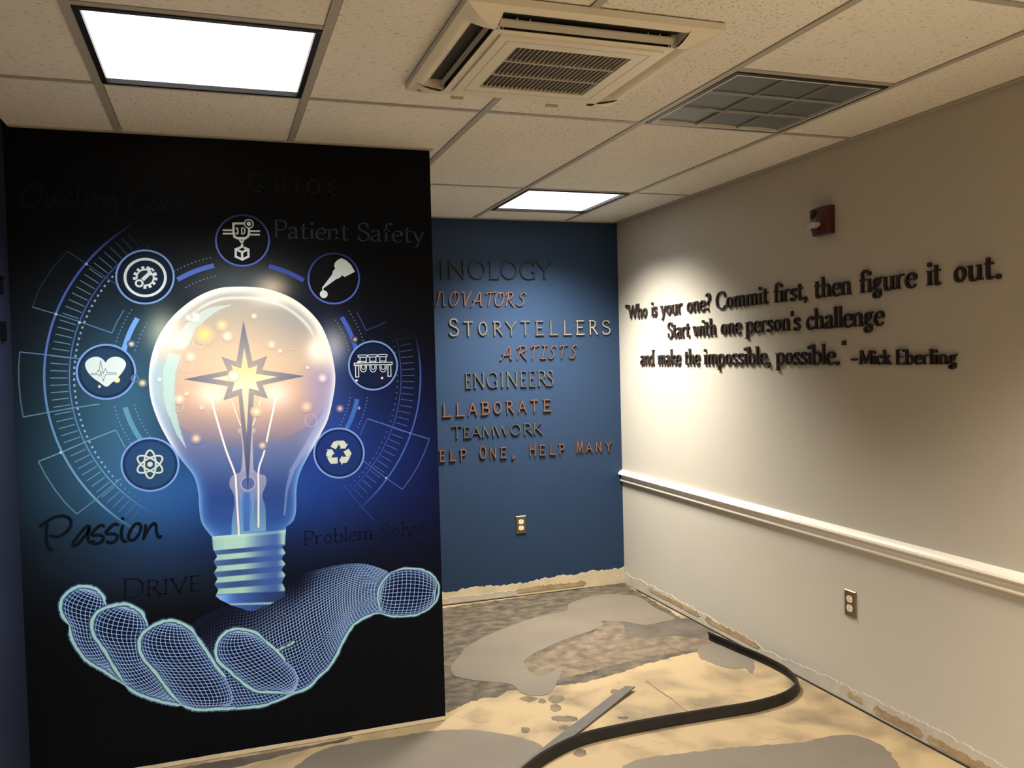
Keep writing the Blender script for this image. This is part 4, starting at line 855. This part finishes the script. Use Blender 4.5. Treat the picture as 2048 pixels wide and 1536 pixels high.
for p0, p1 in (((263, 620), (227, 705)), ((296, 648), (268, 700)), ((228.5, 814), (262, 885)), ((268, 810), (300, 872)), ((672, 640), (697, 700)), ((698, 622), (730, 695)), ((699, 795), (682, 850)), ((733, 795), (718, 855)), ((350, 545), (420, 513)), ((372, 575), (430, 552))):
    (ra, a), (rb, b) = pol(p0), pol(p1); a, b = (wrap(a), wrap(b)) if p0[0] < 487 else (a, b); r_ = (ra+rb)/2
    for a_ in np.linspace(a, b, max(3, int(abs(b-a)*r_/PXM/6))):
        dial.disc(HC+np.array([math.cos(a_), math.sin(a_)])*r_, 1.5*PXM, (130, 160, 190), .6, 6)
for P, col, al in (([(64.5, 614), (80, 575), (106, 535), (134.8, 502.6)], (80, 110, 130), .35), ([(134.8, 502.6), (173, 528), (231.5, 568)], (90, 120, 180), .5), ([(64.5, 614), (112, 628), (161, 644), (224, 666)], (100, 140, 180), .75), ([(224, 666), (235, 642), (248, 620)], (110, 150, 180), .6),
                   ([(39.6, 704), (88, 709), (130, 714), (176, 719.5)], (110, 145, 185), .75), ([(39.6, 704), (37.3, 735), (38, 767), (41, 800), (46.3, 834)], (100, 135, 165), .65), ([(46.3, 834), (95, 825), (145, 816), (199, 808)], (120, 165, 180), .7),
                   ([(76.8, 923), (122, 905), (175, 882), (231.5, 860)], (125, 170, 185), .75), ([(231.5, 860), (241, 878), (250.5, 894.7)], (125, 165, 185), .6), ([(76.8, 923), (92, 952), (111, 981), (131, 1006), (153.8, 1028)], (120, 160, 170), .65), ([(153.8, 1028), (190, 1000), (243, 956)], (120, 160, 175), .6),
                   ([(858.8, 878), (822, 867), (780, 852), (735, 837.6)], (110, 140, 205), .7), ([(735, 837.6), (727, 853), (720.4, 870)], (95, 120, 190), .5), ([(858.8, 878), (849, 905), (836, 932), (822, 955), (805, 978.6)], (105, 135, 200), .6), ([(805, 978.6), (772, 956), (727, 922)], (100, 130, 200), .6),
                   ([(714, 624), (723, 642), (732, 661)], (80, 80, 160), .7), ([(732, 661), (752, 653), (772.5, 644)], (80, 80, 150), .6), ([(748, 1041), (722, 1012), (686, 968)], (80, 100, 180), .35)):
    dial.ribbon(mp(P), 2*PXM, col, al)
for p in ((173, 528), (112, 628), (121.6, 905), (821, 867), (772.5, 956), (159, 645)): dial.disc(mp(np.array(p, float)), 2.4*PXM, (190, 215, 230), .9, 8)
dial.build('printed_dial', mural, .0014, 'printed thin blue dial rings, ticks and brackets around the bulb')
# icons
WH = (210, 220, 212)
def icon(i, label, fn):
    x, y, rx, ry = IC[i]; p = Print(); t = np.linspace(0, 2*math.pi, 60, endpoint=False)
    E_ = lambda k: np.c_[x+rx*k*np.cos(t), y+ry*k*np.sin(t)]
    uv = E_(.97); ctr = comp(np.array([x]), np.array([y]))[0]
    base_ = ctr*.55+np.array([22, 40, 78.])*.35 if i not in (0, 2) else ctr*.8
    p.add(np.r_[mp(np.array([[x, y]], float)), mp(E_(.86))], [(0, 1+k, 1+(k+1) % 60) for k in range(60)], base_*1.08)
    p.ribbon(mp(E_(.90)), rx*.09*PXM, base_*.80, 1, True)
    fa = .55+.45*np.clip((uv[:, 1]-(y-ry))/(ry*1.1), 0, 1) if i in (0, 2) else np.ones(60)
    col = {0: (90, 110, 185), 2: (80, 105, 190)}.get(i, (118, 152, 208))
    p.ribbon(mp(E_(.975)), 3.3*PXM, np.array(col)*fa[:, None], 1, True)
    fn(p); p.build('printed_icon', mural, .0028, label)
def ln(p, P, w_=2.2, col=WH, sm=False, closed=False):
    P = spline(P, 5, closed) if sm else P
    if sm: p.ribbon(mp(P), w_*PXM, col, 1, closed); return
    P = list(P)+([P[0]] if closed else [])
    for a, b in zip(P[:-1], P[1:]):
        a, b = np.array(a, float), np.array(b, float); d = (b-a)/max(np.hypot(*(b-a)), 1e-6)*w_*.5; p.ribbon(mp([a-d, b+d]), w_*PXM, col)
def f3d(p):
    s = .15137; o = np.array([420., 420.]); z = lambda L_: [tuple(o+np.array(a)*s) for a in L_]
    ln(p, z([(470, 178), (310, 178)]), 3.8); ln(p, z([(310, 178), (310, 310), (325, 355), (360, 372), (470, 372), (500, 350), (515, 310), (515, 235)]), 4)
    for y0_, y1_ in ((268, 272), (313, 320)): ln(p, z([(178, y0_), (300, y0_)]), 3); ln(p, z([(525, y1_+6), (650, y1_+6)]), 3)
    t = np.linspace(0, 2*math.pi, 20, endpoint=False); c0 = mp(o+np.array([513, 183.])*s)
    p.disc(c0, 8.8*PXM, WH); p.disc(c0, 6.9*PXM, (24, 26, 34)); p.disc(c0, 4.0*PXM, WH)
    p.fill(mp(z([(372, 380), (462, 380), (440, 430), (420, 441), (400, 430)])), WH); p.fill(mp(z([(402, 392), (434, 392), (418, 416)])), (24, 26, 34))
    ln(p, z([(424, 460), (424, 485), (340, 520), (340, 615), (426, 655), (508, 615), (508, 525), (460, 500)]), 4); ln(p, z([(345, 522), (424, 558), (505, 522)]), 4); ln(p, z([(424, 560), (425, 652)]), 4)
    for ch, ua in (('3', 471.5), ('D', 482.5)):
        q = MB(); glyph(q, ch, lambda x, y, fr__: (ua+x, 468.0-y, fr__), 12.0, 2.4, 2.4, 'sans', 0, .78)
        V = np.array(q.v); fcs = [f for f, m_ in zip(q.f, q.mi) if m_ == 0]; p.add(mp(V[:, :2]), fcs, WH)
icon(0, 'printed circle icon of a 3D printer nozzle', f3d)
def fgear(p):
    s = 140/1654; o = np.array([220., 490.]); c = np.array([832., 768.]); z = lambda L_: [tuple(o+np.array(a)*s) for a in L_]
    t = np.linspace(0, 2*math.pi, 60, endpoint=False); p.ribbon(mp(np.c_[o[0]+(c[0]+478*np.cos(t))*s, o[1]+(c[1]+435*np.sin(t))*s]), 4.6*PXM, WH, 1, True)
    pts = []; N = 13
    for i in range(N):
        a = 2*math.pi*(i+.3)/N
        for da, r in ((-.15, 225), (-.13, 292), (.13, 292), (.15, 225)): pts.append((c[0]+r*math.cos(a+da), c[1]+r*.92*math.sin(a+da)))
    p.fill(mp(z(pts)), WH); p.disc(mp(o+c*s), 150*s*PXM, (30, 44, 54))
    dk = (40, 52, 60)
    ln(p, z([(720, 880), (930, 665)]), 9, dk); ln(p, z([(710, 880), (940, 660)]), 6.2, WH)
    c1 = o+np.array([690, 905.])*s; p.disc(mp(c1), 8.6*PXM, dk); p.disc(mp(c1), 7.2*PXM, WH); p.disc(mp(c1), 3.9*PXM, (30, 44, 54))
    p.fill(mp(z([(880, 600), (910, 555), (975, 540), (1020, 548), (960, 600), (1000, 665), (1075, 632), (1080, 680), (1030, 715), (960, 715), (900, 690)])), WH)
    ln(p, z([(975, 600), (1010, 650), (1070, 620), (1120, 590)]), 2.5, dk)
icon(1, 'printed circle icon of a gear with a wrench', fgear)
def ftube(p):
    s = .15137; o = np.array([420., 420.]); z = lambda L_: [tuple(o+np.array(a)*s) for a in L_]
    p.fill(mp(z([(1735, 635), (1800, 665), (1860, 720), (1915, 815), (1780, 885), (1745, 865), (1700, 905), (1680, 905), (1505, 1030), (1485, 1030), (1500, 1000), (1618, 845), (1620, 815), (1655, 770), (1640, 745), (1648, 700), (1680, 665)])), WH)
    ln(p, z([(1492, 1020), (1490, 1090)]), 2.4); p.disc(mp(o+np.array([1503, 1113.])*s), 7.4*PXM, WH)
icon(2, 'printed circle icon of a tilted nozzle dripping', ftube)
def fheart(p):
    s = 160/2048; o = np.array([150., 680.]); z = lambda L_: [tuple(o+np.array(a)*s) for a in L_]
    H_ = spline([(785, 572), (720, 500), (620, 440), (500, 430), (360, 480), (270, 580), (270, 700), (350, 850), (480, 980), (640, 1090), (805, 1195), (950, 1090), (1100, 960), (1230, 800), (1300, 660), (1290, 560), (1200, 470), (1060, 428), (920, 450), (830, 510)], 4, True)
    p.fill(mp(z(H_)), (212, 222, 212))
    g_ = (96, 108, 104)
    ln(p, z([(400, 850), (550, 848), (590, 775), (615, 815), (655, 530), (725, 860), (780, 730), (830, 840), (1055, 840), (1055, 878), (785, 880), (725, 1050), (660, 790), (635, 930), (590, 870), (570, 885), (400, 888)]), .9, g_)
icon(3, 'printed circle icon of a heart with a pulse line', fheart)
def frack(p):
    s = 140/1536; o = np.array([680., 660.]); z = lambda L_: [tuple(o+np.array(a)*s) for a in L_]
    ln(p, z([(312, 728), (1143, 705), (1143, 755), (312, 772)]), 1.7, WH, closed=True)
    ln(p, z([(340, 780), (405, 780), (412, 1030), (345, 1032)]), 1.7, WH, closed=True); ln(p, z([(1050, 765), (1110, 765), (1120, 1012), (1052, 1015)]), 1.7, WH, closed=True)
    for c_, dy in ((512, 8), (725, 2), (945, -4)):
        ln(p, z([(c_-100, 545+dy), (c_+70, 540+dy), (c_+85, 562+dy), (c_+70, 585+dy), (c_-100, 590+dy), (c_-112, 567+dy)]), 1.6, WH, True, True)
        ln(p, z([(c_-72, 600+dy), (c_-72, 705+dy)]), 1.6); ln(p, z([(c_+62, 600+dy), (c_+62, 705+dy)]), 1.6); ln(p, z([(c_-50, 700), (c_-50, 683+dy), (c_+38, 683+dy), (c_+38, 700)]), 1.3)
        ln(p, z([(c_-70, 775), (c_-68, 850), (c_-40, 905), (c_, 920), (c_+40, 905), (c_+66, 850), (c_+66, 775)]), 1.6, WH, True)
        ln(p, z([(c_-42, 775), (c_-40, 830), (c_-20, 858), (c_, 864), (c_+22, 856), (c_+38, 830), (c_+38, 775)]), 1.3, WH, True)
icon(4, 'printed circle icon of three test tubes in a rack', frack)
def fatom(p):
    t = np.linspace(0, 2*math.pi, 40, endpoint=False)
    for a in (90, 30, -30):
        a = math.radians(a); x = 28*np.cos(t); y = 11.5*np.sin(t); p.ribbon(mp(np.c_[300+x*math.cos(a)-y*math.sin(a), 928.5+(x*math.sin(a)+y*math.cos(a))*1.0]), 3*PXM, (200, 205, 178), 1, True)
    p.disc(mp(np.array([300., 928.5])), 4.6*PXM, (200, 205, 178))
icon(5, 'printed circle icon of an atom', fatom)
def frec(p):
    s = 110/1536; o = np.array([630., 850.]); cr = (204, 208, 180); z = lambda L_: mp([tuple(o+np.array(a)*s) for a in L_])
    for L_ in ([(435, 605), (500, 490), (545, 455), (600, 455), (660, 550), (580, 678)], [(585, 440), (800, 435), (830, 460), (872, 535), (920, 515), (850, 655), (690, 655), (718, 625), (640, 500)],
               [(318, 685), (475, 680), (555, 820), (510, 800), (455, 905), (380, 905), (320, 870), (310, 810), (355, 710)], [(335, 912), (632, 905), (632, 1072), (450, 1085), (415, 1050)],
               [(795, 745), (940, 660), (1015, 780), (1010, 830), (980, 865), (870, 878)], [(675, 985), (765, 845), (770, 893), (992, 872), (905, 1030), (860, 1060), (770, 1062), (760, 1115)]):
        p.fill(z(L_), cr)
icon(6, 'printed circle icon of recycling arrows', frec)
# words printed on the mural
def word(P_, name_label, strokes=None, col=(10, 14, 20), text=None, u0=0, u1=0, vb0=0, vb1=0, cap0=20, cap1=20, thick=3, thin=1.6, style='serif', space=.05, small=None, al=1.):
    p = Print()
    if strokes:
        for S_, w_ in strokes:
            t_ = spline(S_, 5); p.ribbon(mp(t_), w_*PXM, col, al)
            for e in (S_[0], S_[-1]): p.disc(mp(np.array(e, float)), w_*.5*PXM, col, al, 8)
    if text:
        sc = [1 if (not small or i in small) else .8 for i in range(len(text))]
        adv = [((GL[c][0] if c != ' ' else .3)+space)*k for c, k in zip(text, sc)]; tot = sum(adv)-space; x = 0
        L = u1-u0; cm = (cap0+cap1)/2; kx = L/(tot*cm)
        for c, a, k in zip(text, adv, sc):
            if c != ' ':
                ua = u0+x*cm*kx; f_ = (ua-u0)/L; S_ = (cap0+(cap1-cap0)*f_)*k; q = MB()
                glyph(q, c, lambda X, Y, fr__: (ua+X, Y, fr__), S_, thick, thin, style, 0, kx)
                V = np.array(q.v); vb = vb0+(vb1-vb0)*(V[:, 0]-u0)/L; uv = np.c_[V[:, 0], vb-V[:, 1]]; xz = mp(uv)
                p.add(xz, [f for f, m_ in zip(q.f, q.mi) if m_ == 0], p.alpha(xz, col, al))
            x += a
    return p.build('printed_lettering', mural, .0030, name_label)
zs = lambda o, s, L_: [(o[0]+a*s, o[1]+b*s) for a, b in L_]
k_ = 280/2048; o_ = (60, 1020)
word(0, 'dark handwritten word Passion on the mural', [(zs(o_, k_, L_), 5.6) for L_ in ([(150, 238), (260, 160), (380, 98), (500, 90), (580, 130), (600, 200), (560, 290), (460, 370), (380, 392), (300, 375)], [(250, 210), (240, 320), (242, 450), (265, 540), (295, 578), (325, 572)],
    [(870, 240), (820, 245), (720, 360), (640, 470), (630, 520), (680, 515), (760, 430), (850, 310), (868, 250), (850, 350), (850, 430), (880, 475), (930, 460)], [(1080, 235), (1030, 225), (950, 290), (900, 350), (930, 370), (1020, 365), (1075, 400), (1040, 470), (960, 495), (910, 480)],
    [(1285, 215), (1230, 210), (1150, 280), (1110, 325), (1140, 350), (1230, 350), (1280, 385), (1250, 450), (1180, 480), (1125, 465)], [(1355, 235), (1335, 320), (1345, 410), (1370, 455), (1405, 460)], [(1352, 125), (1360, 128)],
    [(1530, 215), (1470, 300), (1440, 390), (1470, 440), (1530, 430), (1600, 340), (1625, 240), (1580, 195), (1530, 215)], [(1690, 225), (1680, 330), (1660, 425)], [(1665, 410), (1720, 300), (1800, 200), (1840, 220), (1850, 310), (1870, 380), (1895, 400), (1915, 385)])], (9, 17, 24))
k_ = 360/2048; o_ = (30, 360)
word(0, 'faint grey handwritten words Quality Care on the mural', [(zs(o_, k_, L_), 3.0) for L_ in ([(250, 40), (170, 50), (100, 150), (90, 260), (150, 310), (220, 290), (290, 200), (300, 100), (250, 40)], [(150, 310), (220, 310), (300, 330)], [(370, 170), (345, 250), (350, 310), (400, 290), (450, 180), (450, 260), (480, 310)],
    [(680, 150), (620, 160), (540, 260), (520, 325), (580, 310), (660, 220), (685, 160), (670, 250), (700, 320)], [(735, 70), (715, 180), (725, 290), (770, 345)], [(825, 180), (810, 260), (825, 320), (860, 325)], [(925, 150), (920, 260), (945, 340), (985, 335)], [(880, 230), (1000, 210)],
    [(1060, 190), (1015, 260), (1015, 320), (1050, 325), (1110, 240), (1135, 170), (1160, 280), (1155, 400), (1100, 465), (1030, 460), (970, 395)],
    [(1500, 110), (1450, 92), (1380, 150), (1320, 230), (1320, 310), (1370, 370), (1440, 360), (1510, 280)], [(1680, 205), (1620, 200), (1550, 280), (1525, 360), (1580, 350), (1660, 260), (1690, 210), (1680, 280), (1710, 350)], [(1715, 215), (1715, 370)], [(1716, 290), (1745, 220), (1800, 205)], [(1830, 290), (1900, 260), (1935, 210), (1900, 205), (1845, 270), (1835, 350), (1880, 375), (1955, 300)])], (24, 26, 30))
word(0, 'faint grey word GUIDE near the top of the mural', text='GUIDE', u0=497, u1=670, vb0=382.5, vb1=389.5, cap0=37, cap1=35, thick=4.4, thin=4, style='sans', space=.50, small=[0], col=(27, 27, 26))
word(0, 'slate grey words Patient Safety on the mural', text='Patient Safety', u0=548, u1=848, vb0=475.5, vb1=485.5, cap0=35, cap1=35, thick=4.6, thin=2.2, col=(52, 62, 80))
word(0, 'dark words Problem Solve on the mural', text='Problem Solve', u0=607, u1=848, vb0=1090.5, vb1=1067, cap0=27, cap1=26, thick=3.6, thin=1.8, col=(14, 17, 38))
word(0, 'dark word DRIVE above the printed hand', text='DRIVE', u0=245, u1=402, vb0=1197, vb1=1181, cap0=38, cap1=38, thick=5, thin=2, space=.10, small=[0], col=(12, 15, 22))
# the wireframe hand
def curve(P, n): 
    S = spline(P, 10); L = np.r_[0, np.cumsum(np.hypot(*np.diff(S, axis=0).T))]; t = np.linspace(0, L[-1], n); return np.c_[np.interp(t, L, S[:, 0]), np.interp(t, L, S[:, 1])]
def hand_patch(name, A, B, nl, na, bulge, layer, outline, label=None, fadef=None, fillc=(10, 16, 40), edge_w=5., cosmap=True, lw=1.25):
    p = Print(); p.lvl = 0; n = 90; CA, CB = curve(A, n), curve(B, n)
    W_ = np.linspace(0, 1, nl+1); W2 = (1-np.cos(math.pi*W_))/2 if cosmap else W_
    def pt(w_, s):                                 # s index float along
        s = np.clip(s, 0, n-1); i = np.minimum(s.astype(int), n-2); f_ = (s-i)[:, None]
        a = CA[i]*(1-f_)+CA[i+1]*f_; b = CB[i]*(1-f_)+CB[i+1]*f_; return a*(1-w_)[:, None]+b*w_[:, None]
    poly = np.r_[CA, CB[::-1]]
    # filled body with a finer grid so that edges glow
    gw = np.linspace(0, 1, 15); gs = np.linspace(0, n-1, 40); U = np.array([pt(np.full(40, a), gs) for a in gw]); idx = np.arange(600).reshape(15, 40)
    al = np.array([[1.]*40]*15); ed = np.abs(gw-.5)*2; col = np.array([np.array(fillc)*(1-e**3)+np.array([34, 56, 104.])*e**3 for e in ed])
    col = np.repeat(col[:, None], 40, 1).reshape(-1, 3); uv = U.reshape(-1, 2)
    fa = fadef(uv) if fadef is not None else np.ones(len(uv))
    p.add(mp(uv), [(int(idx[i, j]), int(idx[i, j+1]), int(idx[i+1, j+1]), int(idx[i+1, j])) for i in range(14) for j in range(39)], bg(uv[:, 0], uv[:, 1])*(1-fa)[:, None]+col*fa[:, None])
    def line(uv, w_, c_, a_=1.):
        m_ = mp(uv); f2 = fadef(uv) if fadef is not None else np.ones(len(uv))
        b_ = np.array(fillc, float); cc_ = b_*(1-f2[:, None]*a_)+np.array(c_, float)*f2[:, None]*a_
        p.ribbon(m_, w_*PXM, cc_)
    p.lvl = 5e-5
    for a in W2[1:-1]: line(pt(np.full(60, a), np.linspace(0, n-1, 60)), lw, (134, 164, 208))
    nodes_ = []
    for k in range(1, na):
        w_ = (1-np.cos(math.pi*np.linspace(0, 1, 26)))/2; s = (k/na)*(n-1)+bulge*np.sin(math.pi*np.linspace(0, 1, 26)); line(pt(w_, s), lw, (134, 164, 208))
        sw = (k/na)*(n-1)+bulge*np.sin(math.pi*W_) if cosmap else (k/na)*(n-1)+bulge*np.sin(math.acos(1)+math.pi*W_)
        nodes_.append(pt(W2, sw)[1:-1])
    p.lvl = 1.1e-4
    for nd in nodes_:
        f2 = fadef(nd) if fadef is not None else np.ones(len(nd)); m_ = mp(nd); r = 1.25*PXM
        for (x, z), a in zip(m_, f2):
            if a < .15: continue
            p.add([(x-r, z), (x, z-r), (x+r, z), (x, z+r)], [(0, 1, 2, 3)], np.array(fillc)*(1-a)+np.array([176, 198, 232.])*a)
    rr = random.Random(5)
    for P in outline:
        c_ = curve(P, 50); c_ = c_+np.array([[rr.uniform(-.7, .7), rr.uniform(-.7, .7)] for _ in c_])
        wv = edge_w*(.75+.35*np.array([rr.random() for _ in c_]))*np.minimum(1, np.minimum(np.arange(50), 49-np.arange(50))/6+.25)
        p.lvl = 1.7e-4; p.ribbon(mp(c_), wv*1.9*PXM, (62, 92, 128)); p.lvl = 2.3e-4; p.ribbon(mp(c_), wv*PXM, (172, 214, 202))
    p.build(name, mural, layer, label)
def palmfade(uv):
    u, v = uv[:, 0], uv[:, 1]
    return np.clip(.12+.88*smooth(0, 1, ((u-500)/190+(v-1180)/150)), .10, 1)*np.clip(smooth(1150, 1225, v)+smooth(585, 650, u), .05, 1)
topc = [(781, 1145), (753, 1134), (726, 1127.6), (699, 1127.6), (667, 1132), (637, 1139), (600, 1150), (560, 1170), (500, 1205), (450, 1212), (410, 1230.6), (379, 1252.8)]
botc = [(776, 1231), (755.8, 1225.6), (730.7, 1234.7), (708, 1249.5), (692, 1272), (678, 1300), (660, 1331.6), (639.5, 1352), (616.7, 1375), (582.6, 1388.5), (553, 1402), (525, 1411), (480, 1416), (432, 1418), (394, 1418)]
hand_patch('printed_hand', topc, botc, 34, 66, 5, .0010, [botc], 'printed wireframe palm in pale blue mesh', palmfade, (8, 12, 34), 5, False, 1.2)
hand_patch('printed_thumb', [(868, 1186), (872, 1162), (845, 1141), (810, 1137), (781, 1145), (765, 1165), (758, 1184)], [(868, 1186), (866, 1208), (835, 1228), (799, 1231.5), (776, 1230), (760, 1218), (757, 1186)], 18, 20, -3, .0014,
           [[(781, 1144), (810, 1137), (845, 1140), (868, 1153), (878, 1176), (872, 1202), (852, 1221), (830, 1230), (799, 1232.5), (776, 1231), (756, 1225)], [(783, 1144), (765, 1163), (757, 1182), (756, 1200), (761, 1222)]], 'printed wireframe wrist end', None, (10, 16, 44), 3.6)
hand_patch('printed_finger', [(190, 1182), (150, 1178), (124, 1200), (124, 1228), (138, 1252), (151, 1293), (173, 1321), (206, 1341), (237, 1363), (251, 1371)], [(190, 1182), (208, 1198), (214, 1216), (208, 1245), (200, 1275), (212, 1300), (230, 1338), (240, 1352), (248, 1364), (252, 1371)], 15, 32, 3, .0014,
           [[(212, 1212), (203, 1188), (182, 1174), (155, 1174), (130, 1190), (121, 1212), (127, 1234), (139, 1250)], [(139, 1250), (146, 1283), (173, 1321), (206, 1341), (237, 1363)]], 'printed wireframe little finger, leftmost', None, (10, 20, 40), 5)
hand_patch('printed_finger', [(262, 1216), (220, 1212), (192, 1228), (183, 1252), (188, 1275), (210, 1304), (230.6, 1339), (250.5, 1368), (277, 1388), (321, 1403), (365, 1411)], [(262, 1216), (285, 1232), (297, 1256), (290, 1285), (290, 1320), (308, 1341), (328, 1368), (348, 1394), (356, 1402), (362, 1407), (366, 1411)], 17, 36, 3, .0018,
           [[(296, 1252), (282, 1224), (255, 1209), (225, 1211), (198, 1222), (184, 1244), (186, 1268), (195, 1281), (210, 1303), (231, 1339), (250, 1368)], [(250, 1370), (277, 1388), (321, 1403), (365, 1411)]], 'printed wireframe ring finger', None, (10, 20, 40), 5.5)
hand_patch('printed_finger', [(345, 1246), (310, 1247), (284, 1268), (278, 1292), (288, 1320), (308, 1341), (328, 1368), (348, 1394), (368, 1411), (394.5, 1418)], [(345, 1246), (375, 1255), (395, 1280), (418, 1310), (434, 1335), (452, 1358), (462, 1380), (466, 1400), (455, 1412), (432, 1418)], 20, 34, 4, .0022,
           [[(398, 1283), (386, 1262), (360, 1245), (330, 1242), (298, 1256), (280, 1278), (280, 1304), (290, 1321), (308, 1341), (328, 1368), (348, 1394), (364, 1409)], [(390, 1268), (418, 1310), (434, 1335), (452, 1356)], [(364, 1410), (394, 1419), (432, 1418), (475, 1416)]], 'printed wireframe middle finger', None, (10, 18, 42), 5.5)
hand_patch('printed_finger', [(485, 1262), (455, 1264), (436, 1284), (432, 1304), (440, 1324), (454, 1339), (476, 1357), (510, 1381), (548, 1386), (583, 1387)], [(485, 1262), (512, 1270), (537, 1288), (555, 1304), (566, 1318), (580, 1330), (592, 1345), (596, 1360), (592, 1376), (583, 1387)], 19, 30, 4, .0026,
           [[(537, 1287), (512, 1266), (480, 1258), (452, 1264), (434, 1286), (432, 1308), (440, 1326), (456, 1340), (476, 1357), (510, 1381), (548, 1384), (580, 1388)], [(530, 1281), (555, 1303), (571, 1322)], [(552, 1301), (578, 1290), (590, 1282)]], 'printed wireframe index finger', None, (10, 18, 46), 5)

# consistent front faces for the print meshes are not needed (no back culling); ensure normals outward on solids
import bmesh
for o in list(SC.objects):
    if o.type == 'MESH' and len(o.data.polygons) < 4000 and o.parent is not mural and o.name.split('.')[0] not in ('panel', 'reflector_cell'):
        bm = bmesh.new(); bm.from_mesh(o.data); bmesh.ops.recalc_face_normals(bm, faces=bm.faces); bm.to_mesh(o.data); bm.free()
